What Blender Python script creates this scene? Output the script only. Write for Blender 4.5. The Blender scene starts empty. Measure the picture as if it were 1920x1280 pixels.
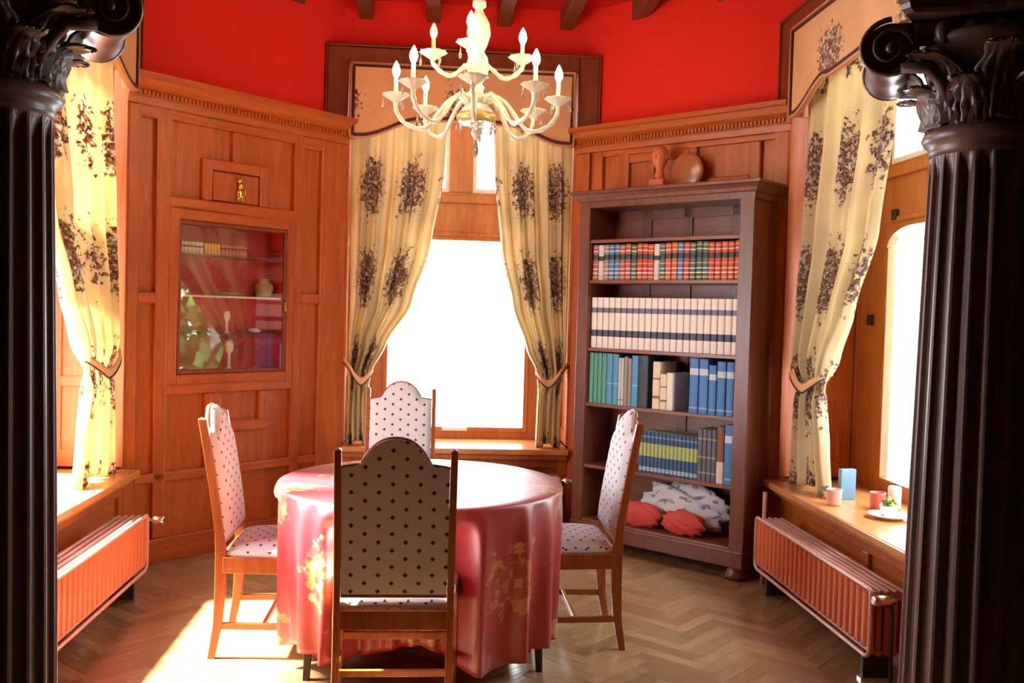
import bpy, bmesh, math, random
from math import sin, cos, pi, sqrt, atan2, exp
from mathutils import Vector, Matrix
random.seed(7)
SC = bpy.context.scene
COL = SC.collection

# ------------------------------------------------------------------ camera, world, sun, exposure
cam_d = bpy.data.cameras.new('camera'); cam = bpy.data.objects.new('camera', cam_d); COL.objects.link(cam)
yaw, pitch, roll, fpx = 0.0825, 0.0300, 0.0279, 1770.4
fw = Vector((sin(yaw)*cos(pitch), cos(yaw)*cos(pitch), -sin(pitch)))
rt = Vector((cos(yaw), -sin(yaw), 0)); up = rt.cross(fw)
r2 = cos(roll)*rt + sin(roll)*up; u2 = -sin(roll)*rt + cos(roll)*up
cam.matrix_world = Matrix(((r2.x, u2.x, -fw.x, 0), (r2.y, u2.y, -fw.y, 0), (r2.z, u2.z, -fw.z, 1.55), (0, 0, 0, 1)))
cam_d.sensor_width = 36; cam_d.lens = fpx/1920*36; cam_d.clip_start = 0.05
SC.camera = cam
SC.view_settings.view_transform = 'Standard'; SC.view_settings.look = 'None'
SC.view_settings.exposure = 1.0; SC.view_settings.gamma = 1.0
try: SC.view_settings.use_curve_mapping = False
except Exception: pass
SC.cycles.max_bounces = 10; SC.cycles.diffuse_bounces = 6; SC.cycles.transparent_max_bounces = 16
SC.cycles.sample_clamp_indirect = 8; SC.cycles.caustics_reflective = False; SC.cycles.caustics_refractive = False
W = bpy.data.worlds.new('sky'); SC.world = W; W.use_nodes = True
bg = W.node_tree.nodes['Background']; bg.inputs[0].default_value = (0.89, 0.95, 1.0, 1); bg.inputs[1].default_value = 8.5
sd = bpy.data.lights.new('sun', 'SUN'); sd.energy = 52; sd.angle = math.radians(5); sd.color = (1, .94, .82)
sun = bpy.data.objects.new('sun', sd); COL.objects.link(sun)
sun.rotation_euler = Vector((1, -.02, -1.22)).to_track_quat('-Z', 'Y').to_euler()

def portal(loc, size, direction):
    d = bpy.data.lights.new('window_portal', 'AREA'); d.shape = 'RECTANGLE'; d.size, d.size_y = size
    d.cycles.is_portal = True
    o = bpy.data.objects.new('window_portal', d); COL.objects.link(o); o.location = loc
    o.rotation_euler = Vector(direction).to_track_quat('-Z', 'Z').to_euler()

D = 0.47                       # depth of the window recesses
XL, XR, YB, YD = -1.769, 2.112, 6.749, 5.592
YF = 3.2                       # near end of the side windows' recess
portal((.17, YB+D+.16, 1.9), (1.7, 2.8), (0, -1, 0))
portal((XL-D-.16, 4.4, 1.9), (2.4, 2.8), (1, 0, 0))
portal((XR+D+.16, 4.4, 1.9), (2.4, 2.8), (-1, 0, 0))

# ------------------------------------------------------------------ materials
MATS = {}
def nodes(name):
    m = bpy.data.materials.new(name); m.use_nodes = True
    nt = m.node_tree; return m, nt, nt.nodes['Principled BSDF']
def N(nt, typ, **kw):
    n = nt.nodes.new(typ)
    for k, v in kw.items():
        if k.startswith('i_'): n.inputs[int(k[2:])].default_value = v
        else: setattr(n, k, v)
    return n
def L(nt, a, b): nt.links.new(a, b)
def s2l(c): return tuple(((x/255)/12.92 if x/255 <= .04045 else ((x/255+.055)/1.055)**2.4) for x in c)
def plain(name, rgb, rough=.5, metal=0, spec=.5, **kw):
    m, nt, b = nodes(name); b.inputs['Base Color'].default_value = (*rgb, 1)
    b.inputs['Roughness'].default_value = rough; b.inputs['Metallic'].default_value = metal
    b.inputs['Specular IOR Level'].default_value = spec
    for k, v in kw.items(): b.inputs[k.replace('_', ' ')].default_value = v
    MATS[name] = m; return m
def mixrgb(nt, fac, a, b):
    n = nt.nodes.new('ShaderNodeMix'); n.data_type = 'RGBA'
    for s, v in ((0, fac), (6, a), (7, b)):
        if isinstance(v, (int, float, tuple)): n.inputs[s].default_value = v if not isinstance(v, tuple) else (*v[:3], 1)
        else: L(nt, v, n.inputs[s])
    return n.outputs[2]
def M2(nt, op, a, b=None, c=None, clamp=False):
    n = nt.nodes.new('ShaderNodeMath'); n.operation = op; n.use_clamp = clamp
    for i, v in enumerate((a, b, c)):
        if v is None: continue
        if isinstance(v, (int, float)): n.inputs[i].default_value = v
        else: L(nt, v, n.inputs[i])
    return n.outputs[0]
def maprange(nt, v, a, b, c=0., d=1.):
    n = nt.nodes.new('ShaderNodeMapRange'); L(nt, v, n.inputs[0])
    for i, x in enumerate((a, b, c, d)): n.inputs[i+1].default_value = x
    return n.outputs[0]
def wood(name, c1, c2, rough=.4, scale=(9, 9, .9), coat=0., spec=.5, bump=.08):
    m, nt, b = nodes(name)
    tc = N(nt, 'ShaderNodeTexCoord'); mp = N(nt, 'ShaderNodeMapping'); mp.inputs['Scale'].default_value = scale
    L(nt, tc.outputs['Object'], mp.inputs[0])
    n1 = N(nt, 'ShaderNodeTexNoise'); n1.inputs['Scale'].default_value = 2.2; n1.inputs['Detail'].default_value = 6; n1.inputs['Distortion'].default_value = 1.2
    L(nt, mp.outputs[0], n1.inputs[0])
    mp2 = N(nt, 'ShaderNodeMapping'); mp2.inputs['Scale'].default_value = tuple(s*7 for s in scale); L(nt, tc.outputs['Object'], mp2.inputs[0])
    n2 = N(nt, 'ShaderNodeTexNoise'); n2.inputs['Scale'].default_value = 2.5; n2.inputs['Detail'].default_value = 3; L(nt, mp2.outputs[0], n2.inputs[0])
    f = M2(nt, 'ADD', maprange(nt, n1.outputs[0], .3, .7, 0, .7), maprange(nt, n2.outputs[0], .35, .65, 0, .3), clamp=True)
    L(nt, mixrgb(nt, f, c1, c2), b.inputs['Base Color'])
    b.inputs['Roughness'].default_value = rough; b.inputs['Coat Weight'].default_value = coat; b.inputs['Coat Roughness'].default_value = .2
    b.inputs['Specular IOR Level'].default_value = spec
    bp = N(nt, 'ShaderNodeBump'); bp.inputs['Strength'].default_value = bump; bp.inputs['Distance'].default_value = .01
    L(nt, f, bp.inputs['Height']); L(nt, bp.outputs[0], b.inputs['Normal'])
    MATS[name] = m; return m
wood('panel_wood', (.55, .135, .018), (.33, .066, .009), .42)
wood('panel_wood_cross', (.55, .135, .018), (.33, .066, .009), .42, scale=(.9, 9, 9))
wood('window_wood', (.58, .21, .055), (.38, .115, .028), .35)
wood('trim_wood', (.26, .062, .022), (.15, .032, .012), .38)
wood('shelf_wood', (.20, .062, .034), (.10, .030, .018), .34)
wood('shelf_board_wood', (.26, .085, .045), (.15, .045, .025), .34, scale=(.9, 9, 9))
wood('column_wood', (.16, .075, .050), (.08, .036, .026), .40, coat=.1, bump=.02)
wood('chair_wood', (.42, .12, .03), (.26, .062, .016), .3, coat=.2)
wood('beam_wood', (.20, .065, .028), (.12, .035, .015), .5, scale=(9, .9, 9))
wood('sill_wood', (.66, .30, .10), (.46, .18, .055), .22, scale=(.9, 9, 9))
wood('dark_wood', (.05, .02, .015), (.02, .01, .008), .4)
plain('red_paint', (.80, .028, .016), .75, spec=.2)
plain('cabinet_red', (.55, .03, .03), .6)
plain('ceiling_red', (.62, .022, .014), .8, spec=.2)
plain('radiator_paint', (.62, .15, .06), .30)
plain('radiator_edge', (.58, .31, .25), .25)
plain('valve_metal', (.75, .70, .62), .25, 1)
plain('white_plastic', (.8, .78, .74), .4)
plain('brass', (.85, .52, .12), .25, 1)
plain('iron', (.05, .055, .05), .5, .6)
plain('chand_glass', (1, .93, .74), .12, Transmission_Weight=.35, Emission_Color=(1, .8, .45, 1), Emission_Strength=0.0)
plain('crystal', (1, 1, 1), .04, Transmission_Weight=.8)
plain('gold_glass', (.95, .66, .22), .18, .55)
plain('candle_sleeve', (.95, .82, .5), .4)
m, nt, b = nodes('bulb_light'); b.inputs['Emission Color'].default_value = (1, .80, .48, 1); b.inputs['Emission Strength'].default_value = 60; b.inputs['Base Color'].default_value = (1, .9, .7, 1); MATS['bulb_light'] = m
plain('outer_wall', (.45, .33, .25), .8)
plain('hall_paint', (.2, .13, .10), .8)
plain('leaf_green', (.12, .30, .06), .7)
plain('candle_pink', (.85, .45, .38), .5)
plain('cup_red', (.62, .16, .12), .4)
plain('porcelain', (.85, .84, .8), .15)
plain('box_blue', (.16, .34, .50), .4)
plain('plant_ochre', (.45, .30, .06), .6)
plain('bust_clay', (.62, .16, .06), .45)
plain('quilt_white', (.78, .76, .76), .9)
plain('cushion_red', (.55, .06, .05), .8)
plain('stone_pot', (.42, .34, .22), .7)
plain('paper', (.82, .78, .68), .8)
plain('shade_white', (.85, .85, .88), .5)
# window glass: clear with a mirror-like surface
m = bpy.data.materials.new('glass'); m.use_nodes = True; nt = m.node_tree; nt.nodes.clear()
o_ = N(nt, 'ShaderNodeOutputMaterial'); mx = N(nt, 'ShaderNodeMixShader'); tr = N(nt, 'ShaderNodeBsdfTransparent'); gl = N(nt, 'ShaderNodeBsdfGlossy'); gl.inputs['Roughness'].default_value = .02
lw = N(nt, 'ShaderNodeLayerWeight'); lw.inputs[0].default_value = .5
L(nt, M2(nt, 'ADD', M2(nt, 'MULTIPLY', M2(nt, 'POWER', lw.outputs['Facing'], 5.), .9), .08), mx.inputs[0]); L(nt, tr.outputs[0], mx.inputs[1]); L(nt, gl.outputs[0], mx.inputs[2]); L(nt, mx.outputs[0], o_.inputs[0]); MATS['glass'] = m

def flower_mask(nt, uv, cu, cv, ru, rv, stagger=0.5, noise=26., seed=0.):
    """bouquets laid out in columns over a cloth: uv in metres"""
    sp = N(nt, 'ShaderNodeSeparateXYZ'); L(nt, uv, sp.inputs[0])
    nz = N(nt, 'ShaderNodeTexNoise'); nz.inputs['Scale'].default_value = 9.; nz.inputs['Detail'].default_value = 2; L(nt, uv, nz.inputs[0])
    wob = M2(nt, 'MULTIPLY', M2(nt, 'SUBTRACT', nz.outputs[0], .5), .10)
    U = M2(nt, 'DIVIDE', M2(nt, 'ADD', sp.outputs[0], wob), cu); V = M2(nt, 'DIVIDE', M2(nt, 'ADD', sp.outputs[1], wob), cv)
    col = M2(nt, 'FLOOR', U)
    V2 = M2(nt, 'ADD', V, M2(nt, 'MULTIPLY', col, stagger))
    du = M2(nt, 'MULTIPLY', M2(nt, 'SUBTRACT', M2(nt, 'FRACT', U), .5), cu/ru)
    dv = M2(nt, 'MULTIPLY', M2(nt, 'SUBTRACT', M2(nt, 'FRACT', V2), .5), cv/rv)
    d = M2(nt, 'SQRT', M2(nt, 'ADD', M2(nt, 'MULTIPLY', du, du), M2(nt, 'MULTIPLY', dv, dv)))
    n2 = N(nt, 'ShaderNodeTexNoise'); n2.inputs['Scale'].default_value = noise; n2.inputs['Detail'].default_value = 4; n2.inputs['Roughness'].default_value = .6; L(nt, uv, n2.inputs[0])
    lim = M2(nt, 'ADD', d, M2(nt, 'MULTIPLY', M2(nt, 'SUBTRACT', n2.outputs[0], .5), 2.9))
    return maprange(nt, lim, .92, .80), n2.outputs[0]
def cloth_mat(name, base, cols, cu, cv, ru, rv, stagger=.5, transl=.3, rough=.85, noise=26., stripes=False, vs=62):
    m, nt, b = nodes(name)
    uv = N(nt, 'ShaderNodeUVMap').outputs[0]
    mask, n2 = flower_mask(nt, uv, cu, cv, ru, rv, stagger, noise)
    vo = N(nt, 'ShaderNodeTexVoronoi'); vo.inputs['Scale'].default_value = vs
    dn = N(nt, 'ShaderNodeTexNoise'); dn.inputs['Scale'].default_value = vs*.7; L(nt, uv, dn.inputs[0])
    va = N(nt, 'ShaderNodeVectorMath', operation='MULTIPLY_ADD'); L(nt, dn.outputs['Color'], va.inputs[0]); va.inputs[1].default_value = (1.1/vs,)*3; L(nt, uv, va.inputs[2]); L(nt, va.outputs[0], vo.inputs[0])
    rp = N(nt, 'ShaderNodeValToRGB'); rp.color_ramp.interpolation = 'CONSTANT'
    el = rp.color_ramp.elements
    el[0].position = 0; el[0].color = (*cols[0], 1); el[1].position = .99; el[1].color = (*cols[-1], 1)
    for i, c in enumerate(cols[1:], 1):
        e = el.new(i/len(cols)); e.color = (*c, 1)
    sx = N(nt, 'ShaderNodeSeparateColor'); L(nt, vo.outputs['Color'], sx.inputs[0]); L(nt, sx.outputs[0], rp.inputs[0])
    wv = N(nt, 'ShaderNodeTexNoise'); wv.inputs['Scale'].default_value = 3; L(nt, uv, wv.inputs[0])
    bc = mixrgb(nt, maprange(nt, wv.outputs[0], .4, .6), base, tuple(x*.88 for x in base))
    c = mixrgb(nt, mask, bc, rp.outputs[0])
    L(nt, c, b.inputs['Base Color']); b.inputs['Roughness'].default_value = rough; b.inputs['Specular IOR Level'].default_value = .2
    out = nt.nodes['Material Output']
    if transl:
        t = N(nt, 'ShaderNodeBsdfTranslucent'); L(nt, c, t.inputs[0]); mx = N(nt, 'ShaderNodeMixShader'); mx.inputs[0].default_value = transl
        L(nt, b.outputs[0], mx.inputs[1]); L(nt, t.outputs[0], mx.inputs[2]); L(nt, mx.outputs[0], out.inputs[0])
    MATS[name] = m; return m
FL = [(.12, .05, .025), (.28, .13, .06), (.62, .54, .46), (.16, .13, .12), (.38, .22, .09), (.22, .09, .05), (.46, .43, .42), (.30, .20, .13)]
cloth_mat('curtain_cloth', (.79, .67, .43), FL, .54, .64, .165, .215, stagger=.0, transl=.38, noise=24, vs=80)
cloth_mat('valance_cloth', (.74, .43, .22), FL, .90, .90, .17, .17, stagger=.0, transl=.0, noise=26)
cloth_mat('damask_cloth', (.42, .012, .024), [(.42, .06, .03), (.56, .19, .05), (.44, .08, .04), (.58, .28, .14), (.38, .04, .03)], .43, .66, .15, .17, stagger=.5, transl=.04, rough=.42, noise=16, vs=30)
db = MATS['damask_cloth'].node_tree.nodes['Principled BSDF']; db.inputs['Specular IOR Level'].default_value = .9; db.inputs['Sheen Weight'].default_value = .08; db.inputs['Sheen Roughness'].default_value = .4; db.inputs['Coat Weight'].default_value = .75; db.inputs['Coat Roughness'].default_value = .46
plain('trim_cord', (.09, .022, .015), .8)
plain('cord_light', (.55, .28, .16), .8)

m, nt, b = nodes('dotted_upholstery')
uv = N(nt, 'ShaderNodeUVMap').outputs[0]; sp = N(nt, 'ShaderNodeSeparateXYZ'); L(nt, uv, sp.inputs[0])
def lattice(nt, u, v, off, s=.098, sv=.062):
    a = M2(nt, 'ABSOLUTE', M2(nt, 'SUBTRACT', M2(nt, 'FRACT', M2(nt, 'ADD', M2(nt, 'DIVIDE', u, s), off)), .5))
    c = M2(nt, 'ABSOLUTE', M2(nt, 'SUBTRACT', M2(nt, 'FRACT', M2(nt, 'ADD', M2(nt, 'DIVIDE', v, sv), off)), .5))
    return M2(nt, 'ADD', M2(nt, 'MULTIPLY', a, s), M2(nt, 'MULTIPLY', c, sv))
dm = M2(nt, 'MINIMUM', lattice(nt, sp.outputs[0], sp.outputs[1], 0.), lattice(nt, sp.outputs[0], sp.outputs[1], .5))
msk = maprange(nt, dm, .0108, .0085)
L(nt, mixrgb(nt, msk, (.66, .66, .68), (.06, .04, .05)), b.inputs['Base Color']); b.inputs['Roughness'].default_value = .85; b.inputs['Specular IOR Level'].default_value = .2
MATS['dotted_upholstery'] = m

m, nt, b = nodes('parquet')
at = N(nt, 'ShaderNodeAttribute'); at.attribute_name = 'tone'; sc_ = N(nt, 'ShaderNodeSeparateColor'); L(nt, at.outputs['Color'], sc_.inputs[0])
uv = N(nt, 'ShaderNodeUVMap').outputs[0]; mp = N(nt, 'ShaderNodeMapping'); mp.inputs['Scale'].default_value = (3, 40, 1); L(nt, uv, mp.inputs[0])
nz = N(nt, 'ShaderNodeTexNoise'); nz.inputs['Scale'].default_value = 1.6; nz.inputs['Detail'].default_value = 5; L(nt, mp.outputs[0], nz.inputs[0])
c1 = mixrgb(nt, sc_.outputs[0], (.45, .27, .12), (.28, .155, .065)); c2 = mixrgb(nt, maprange(nt, nz.outputs[0], .35, .7, 0, .6), c1, (.17, .10, .05))
tc = N(nt, 'ShaderNodeTexCoord'); big = N(nt, 'ShaderNodeTexNoise'); big.inputs['Scale'].default_value = 2.2; big.inputs['Detail'].default_value = 4; L(nt, tc.outputs['Object'], big.inputs[0])
L(nt, c2, b.inputs['Base Color']); L(nt, maprange(nt, big.outputs[0], .3, .7, .12, .32), b.inputs['Roughness'])
b.inputs['Specular IOR Level'].default_value = .6
bp = N(nt, 'ShaderNodeBump'); bp.inputs['Strength'].default_value = .12; bp.inputs['Distance'].default_value = .01; L(nt, nz.outputs[0], bp.inputs['Height']); L(nt, bp.outputs[0], b.inputs['Normal'])
MATS['parquet'] = m
plain('floor_gap', (.10, .05, .02), .5)

BOOKM = {}
def book_mat(name, base, bands, rough=.5):
    """cover colour with bands across the spine; bands: (z0, z1, rgb) as fractions of the book's height"""
    m, nt, b = nodes(name); tc = N(nt, 'ShaderNodeTexCoord'); sp = N(nt, 'ShaderNodeSeparateXYZ'); L(nt, tc.outputs['Generated'], sp.inputs[0])
    c = None
    cur = (*base, 1)
    for z0, z1, rgb in bands:
        k = M2(nt, 'MULTIPLY', M2(nt, 'GREATER_THAN', sp.outputs[2], z0), M2(nt, 'LESS_THAN', sp.outputs[2], z1))
        cur = mixrgb(nt, k, cur if not isinstance(cur, tuple) else cur[:3], rgb)
    if isinstance(cur, tuple): b.inputs['Base Color'].default_value = cur
    else: L(nt, cur, b.inputs['Base Color'])
    b.inputs['Roughness'].default_value = rough; MATS[name] = m; return m
GOLD = (.62, .42, .16); WH = (.75, .70, .62); DK = (.03, .035, .04)
legal = [(.06, .10, GOLD), (.18, .215, WH), (.30, .33, WH), (.44, .47, GOLD), (.58, .72, DK), (.80, .83, WH), (.91, .94, GOLD)]
book_mat('book_red', (.52, .05, .03), legal); book_mat('book_rose', (.42, .09, .08), legal); book_mat('book_blue', (.05, .22, .42), legal)
book_mat('book_green', (.05, .14, .10), legal); book_mat('book_white', (.66, .60, .55), [(.55, .68, DK), (.1, .13, GOLD)]); book_mat('book_grey', (.28, .24, .25), legal)
book_mat('book_orange', (.60, .11, .04), legal)
book_mat('book_cream', (.84, .80, .72), [(.23, .36, (.05, .07, .12)), (.70, .80, (.16, .18, .25))])
book_mat('book_leaf', (.09, .33, .24), []); book_mat('book_sky', (.07, .32, .52), [(.4, .43, (.2, .5, .65))]); book_mat('book_pale', (.60, .60, .58), [(.1, .13, (.3, .3, .3))])
book_mat('book_taupe', (.30, .26, .24), []); book_mat('book_navy', (.02, .035, .06), []); book_mat('book_parchment', (.78, .68, .50), [(.22, .28, (.25, .15, .08)), (.62, .66, (.3, .2, .1))])
book_mat('book_azure', (.05, .20, .50), [(.70, .82, (.55, .66, .72)), (.08, .11, (.3, .45, .6))])
book_mat('book_encyclopedia', (.04, .10, .22), [(.40, .72, (.42, .50, .18)), (.04, .14, (.35, .48, .55)), (.86, .90, (.2, .3, .4))])
book_mat('book_slate', (.12, .12, .16), [(.15, .18, (.4, .35, .2)), (.45, .48, (.4, .35, .2)), (.8, .83, (.4, .35, .2))])
book_mat('book_brown', (.22, .08, .05), [(.0, .38, (.72, .62, .52))]); book_mat('book_yellow', (.75, .45, .06), [])

# ------------------------------------------------------------------ mesh helpers
class MB:
    def __init__(s): s.v = []; s.f = []; s.m = []; s.uv = []; s.sm = []; s.has_uv = False; s.mats = []
    def mi(s, mat):
        if mat not in s.mats: s.mats.append(mat)
        return s.mats.index(mat)
    def face(s, idx, mat, uv=None, smooth=False):
        s.f.append(idx); s.m.append(s.mi(mat)); s.uv.append(uv); s.sm.append(smooth)
        if uv: s.has_uv = True
    def box(s, x0, x1, y0, y1, z0, z1, mat):
        x0, x1 = min(x0, x1), max(x0, x1); y0, y1 = min(y0, y1), max(y0, y1); z0, z1 = min(z0, z1), max(z0, z1)
        n = len(s.v)
        s.v += [(x, y, z) for z in (z0, z1) for x, y in ((x0, y0), (x1, y0), (x1, y1), (x0, y1))]
        for q in ((0, 3, 2, 1), (4, 5, 6, 7), (0, 1, 5, 4), (1, 2, 6, 5), (2, 3, 7, 6), (3, 0, 4, 7)): s.face([n+i for i in q], mat)
        return s
    def hexa(s, pts, mat):
        n = len(s.v); s.v += [tuple(p) for p in pts]
        for q in ((0, 3, 2, 1), (4, 5, 6, 7), (0, 1, 5, 4), (1, 2, 6, 5), (2, 3, 7, 6), (3, 0, 4, 7)): s.face([n+i for i in q], mat)
        return s
    def bar(s, a, b, w, h, mat, w2=None, h2=None, upv=(0, 0, 1)):
        a, b = Vector(a), Vector(b); d = (b-a).normalized(); u = Vector(upv)
        if abs(d.dot(u)) > .95: u = Vector((0, 1, 0))
        r = d.cross(u).normalized(); u = r.cross(d); w2 = w if w2 is None else w2; h2 = h if h2 is None else h2
        P = []
        for p, ww, hh in ((a, w, h), (b, w2, h2)):
            P += [p - r*ww/2 - u*hh/2, p + r*ww/2 - u*hh/2, p + r*ww/2 + u*hh/2, p - r*ww/2 + u*hh/2]
        n = len(s.v); s.v += [tuple(p) for p in P]
        for q in ((0, 1, 2, 3), (7, 6, 5, 4), (0, 4, 5, 1), (1, 5, 6, 2), (2, 6, 7, 3), (3, 7, 4, 0)): s.face([n+i for i in q], mat)
        return s
    def lathe(s, prof, mat, c=(0, 0, 0), n=24, axis='z', smooth=True):
        b = len(s.v)
        for r, z in prof:
            for i in range(n):
                a = 2*pi*i/n; x, y = r*cos(a), r*sin(a)
                p = (x, y, z) if axis == 'z' else ((z, x, y) if axis == 'x' else (y, z, x))
                s.v.append((c[0]+p[0], c[1]+p[1], c[2]+p[2]))
        for k in range(len(prof)-1):
            for i in range(n):
                j = (i+1) % n
                s.face([b+k*n+i, b+k*n+j, b+(k+1)*n+j, b+(k+1)*n+i], mat, smooth=smooth)
        if prof[0][0] > 1e-6: s.face([b+i for i in range(n)][::-1], mat)
        if prof[-1][0] > 1e-6: s.face([b+(len(prof)-1)*n+i for i in range(n)], mat)
        return s
    def tube(s, pts, rad, mat, n=10, flat=1.):
        pts = [Vector(p) for p in pts]; b = len(s.v); N_ = len(pts)
        rads = rad if isinstance(rad, (list, tuple)) else [rad]*N_
        prev = None
        for k, p in enumerate(pts):
            t = (pts[min(k+1, N_-1)] - pts[max(k-1, 0)]).normalized()
            if prev is None:
                u = Vector((0, 0, 1)) if abs(t.z) < .9 else Vector((1, 0, 0))
            else: u = prev
            u = (u - t*u.dot(t)).normalized(); prev = u; w = t.cross(u)
            for i in range(n):
                a = 2*pi*i/n; s.v.append(tuple(p + u*cos(a)*rads[k] + w*sin(a)*rads[k]*flat))
        for k in range(N_-1):
            for i in range(n):
                j = (i+1) % n; s.face([b+k*n+i, b+k*n+j, b+(k+1)*n+j, b+(k+1)*n+i], mat, smooth=True)
        s.face([b+i for i in range(n)][::-1], mat); s.face([b+(N_-1)*n+i for i in range(n)], mat)
        return s
    def sheet(s, nu, nv, fn, mat, uvfn=None, closed=False, smooth=True):
        b = len(s.v)
        for j in range(nv+1):
            for i in range(nu+(0 if closed else 1)): s.v.append(tuple(fn(i/nu, j/nv)))
        w = nu if closed else nu+1
        for j in range(nv):
            for i in range(nu):
                i2 = (i+1) % nu if closed else i+1
                uv = None
                if uvfn: uv = [uvfn(i/nu, j/nv), uvfn((i+1)/nu, j/nv), uvfn((i+1)/nu, (j+1)/nv), uvfn(i/nu, (j+1)/nv)]
                s.face([b+j*w+i, b+j*w+i2, b+(j+1)*w+i2, b+(j+1)*w+i], mat, uv, smooth)
        return s
    def prism(s, poly, y0, y1, mat, uv=False):
        """poly in (x,z), extruded along y"""
        n = len(s.v); k = len(poly); s.v += [(x, y0, z) for x, z in poly] + [(x, y1, z) for x, z in poly]
        s.face([n+i for i in range(k)], mat, [(x, z) for x, z in poly] if uv else None)
        s.face([n+k+i for i in range(k)][::-1], mat, [(x, z) for x, z in poly][::-1] if uv else None)
        for i in range(k):
            j = (i+1) % k; s.face([n+i, n+k+i, n+k+j, n+j], mat, [(poly[i][0], poly[i][1])]*4 if uv else None)
        return s
    def ball(s, c, r, mat, n=12, m=8, sc=(1, 1, 1)):
        b = len(s.v)
        pr = [(r*sin(pi*k/m), -r*cos(pi*k/m)) for k in range(m+1)]
        for q, z in pr:
            for i in range(n):
                a = 2*pi*i/n; s.v.append((c[0]+q*cos(a)*sc[0], c[1]+q*sin(a)*sc[1], c[2]+z*sc[2]))
        for k in range(m):
            for i in range(n):
                j = (i+1) % n; s.face([b+k*n+i, b+k*n+j, b+(k+1)*n+j, b+(k+1)*n+i], mat, smooth=True)
        return s
    def build(s, name, parent=None, mtx=None, bevel=0, solid=0, sub=0, fix=True):
        me = bpy.data.meshes.new(name); me.from_pydata(s.v, [], s.f)
        for mt in s.mats: me.materials.append(MATS[mt])
        me.polygons.foreach_set('material_index', s.m); me.polygons.foreach_set('use_smooth', s.sm)
        if s.has_uv:
            ul = me.uv_layers.new(name='UVMap'); k = 0
            for p, uv in zip(me.polygons, s.uv):
                for q in range(p.loop_total):
                    if uv: ul.data[p.loop_start+q].uv = uv[q]
        if fix:
            bm = bmesh.new(); bm.from_mesh(me); bmesh.ops.remove_doubles(bm, verts=bm.verts, dist=1e-5) if not s.has_uv else None
            bmesh.ops.recalc_face_normals(bm, faces=bm.faces); bm.to_mesh(me); bm.free()
        me.update()
        o = bpy.data.objects.new(name, me); COL.objects.link(o)
        if mtx is not None: o.matrix_world = mtx
        if parent is not None: o.parent = parent
        if solid:
            md = o.modifiers.new('solid', 'SOLIDIFY'); md.thickness = solid; md.offset = 0
        if sub:
            md = o.modifiers.new('sub', 'SUBSURF'); md.levels = sub; md.render_levels = sub
        if bevel:
            md = o.modifiers.new('bevel', 'BEVEL'); md.width = bevel; md.segments = 2; md.limit_method = 'ANGLE'; md.angle_limit = .7
            md.harden_normals = False
        return o
def frame(o, s, out):
    return Matrix(((s[0], out[0], 0, o[0]), (s[1], out[1], 0, o[1]), (0, 0, 1, o[2] if len(o) > 2 else 0), (0, 0, 0, 1)))
def thing(name, label, cat, mtx=None, group=None):
    o = bpy.data.objects.new(name, None); COL.objects.link(o); o.empty_display_size = .1
    if mtx is not None: o.matrix_world = mtx
    return tag(o, label, cat, group)
def tag(o, label, cat, group=None):
    o['label'] = label; o['category'] = cat
    if group: o['group'] = group
    return o
def struct(o): o['kind'] = 'structure'; return o
def T(x, y, z=0, rz=0): return Matrix.Translation((x, y, z)) @ Matrix.Rotation(rz, 4, 'Z')
def clone(root, mtx, name=None):
    r = root.copy(); COL.objects.link(r); r.matrix_world = mtx
    for ch in list(root.children):
        c = ch.copy(); COL.objects.link(c); c.parent = r; c.matrix_parent_inverse = ch.matrix_parent_inverse.copy()
        for g in list(ch.children):
            d = g.copy(); COL.objects.link(d); d.parent = c
    return r

q = sqrt(.5); SIDE = 1.6184
F_C = frame((-.638, YB), (1, 0), (0, 1))                       # centre bay: s to the right, y outwards
F_DL = frame((XL, YD), ((.6994), (.7149)), (-.7149, .6994))    # left diagonal panelling
F_DR = frame((.9807, YB), (.6994, -.7149), (.7149, .6994))     # right diagonal
F_L = frame((XL, YF), (0, 1), (-1, 0)); F_R = frame((XR, YD), (0, -1), (1, 0))
SL = YD-YF                                                      # 2.392 length of side bays
ZC = 3.75

# ------------------------------------------------------------------ the setting
def build_floor():
    mb = MB(); tones = []
    w, l = .075, .375
    gap = .0015
    n = len(mb.v)
    a45 = pi/4
    def plank(cx, cy, ang):
        L2, W2 = l/2-gap, w/2-gap; ca, sa = cos(ang), sin(ang)
        pts = [(-L2, -W2), (L2, -W2), (L2, W2), (-L2, W2)]
        b = len(mb.v)
        for x, y in pts:
            X, Y = cx+x*ca-y*sa, cy+x*sa+y*ca
            mb.v.append((X, Y, .0))
        o = random.random()*50
        mb.face([b, b+1, b+2, b+3], 'parquet', [(x+o, y+o*.37) for x, y in pts])
        tones.append(random.random())
    # herringbone: built in a lattice rotated by 45 degrees
    k = l/w
    for i in range(-70, 71):
        for j in range(-22, 23):
            # classic herringbone: horizontal plank at (i*w + j*2l.., i*w), vertical beside it
            bx = i*w + j*2*l; by = i*w
            for (px, py, ang) in ((bx + l/2, by + w/2, 0), (bx + l + w/2, by + w - l/2 + 0*w, pi/2)):
                X = px*cos(a45)-py*sin(a45); Y = px*sin(a45)+py*cos(a45)
                X += .2; Y += 4.2
                if -3 < X < 3.4 and -.6 < Y < 7.6: plank(X, Y, ang+a45)
    o = mb.build('floor', fix=False)
    me = o.data; ca = me.color_attributes.new('tone', 'FLOAT_COLOR', 'CORNER')
    for p, t in zip(me.polygons, tones):
        for q_ in range(p.loop_total): ca.data[p.loop_start+q_].color = (t, t, t, 1)
    struct(o)
    s = MB().box(-3.4, 3.9, -3.2, 7.6, -.12, -.0006, 'floor_gap').build('floor_slab', parent=o)
    MB().box(-3.4, 3.9, -3.2, -.5, -.0005, .0, 'shelf_board_wood').build('hall_boards', parent=o)
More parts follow.
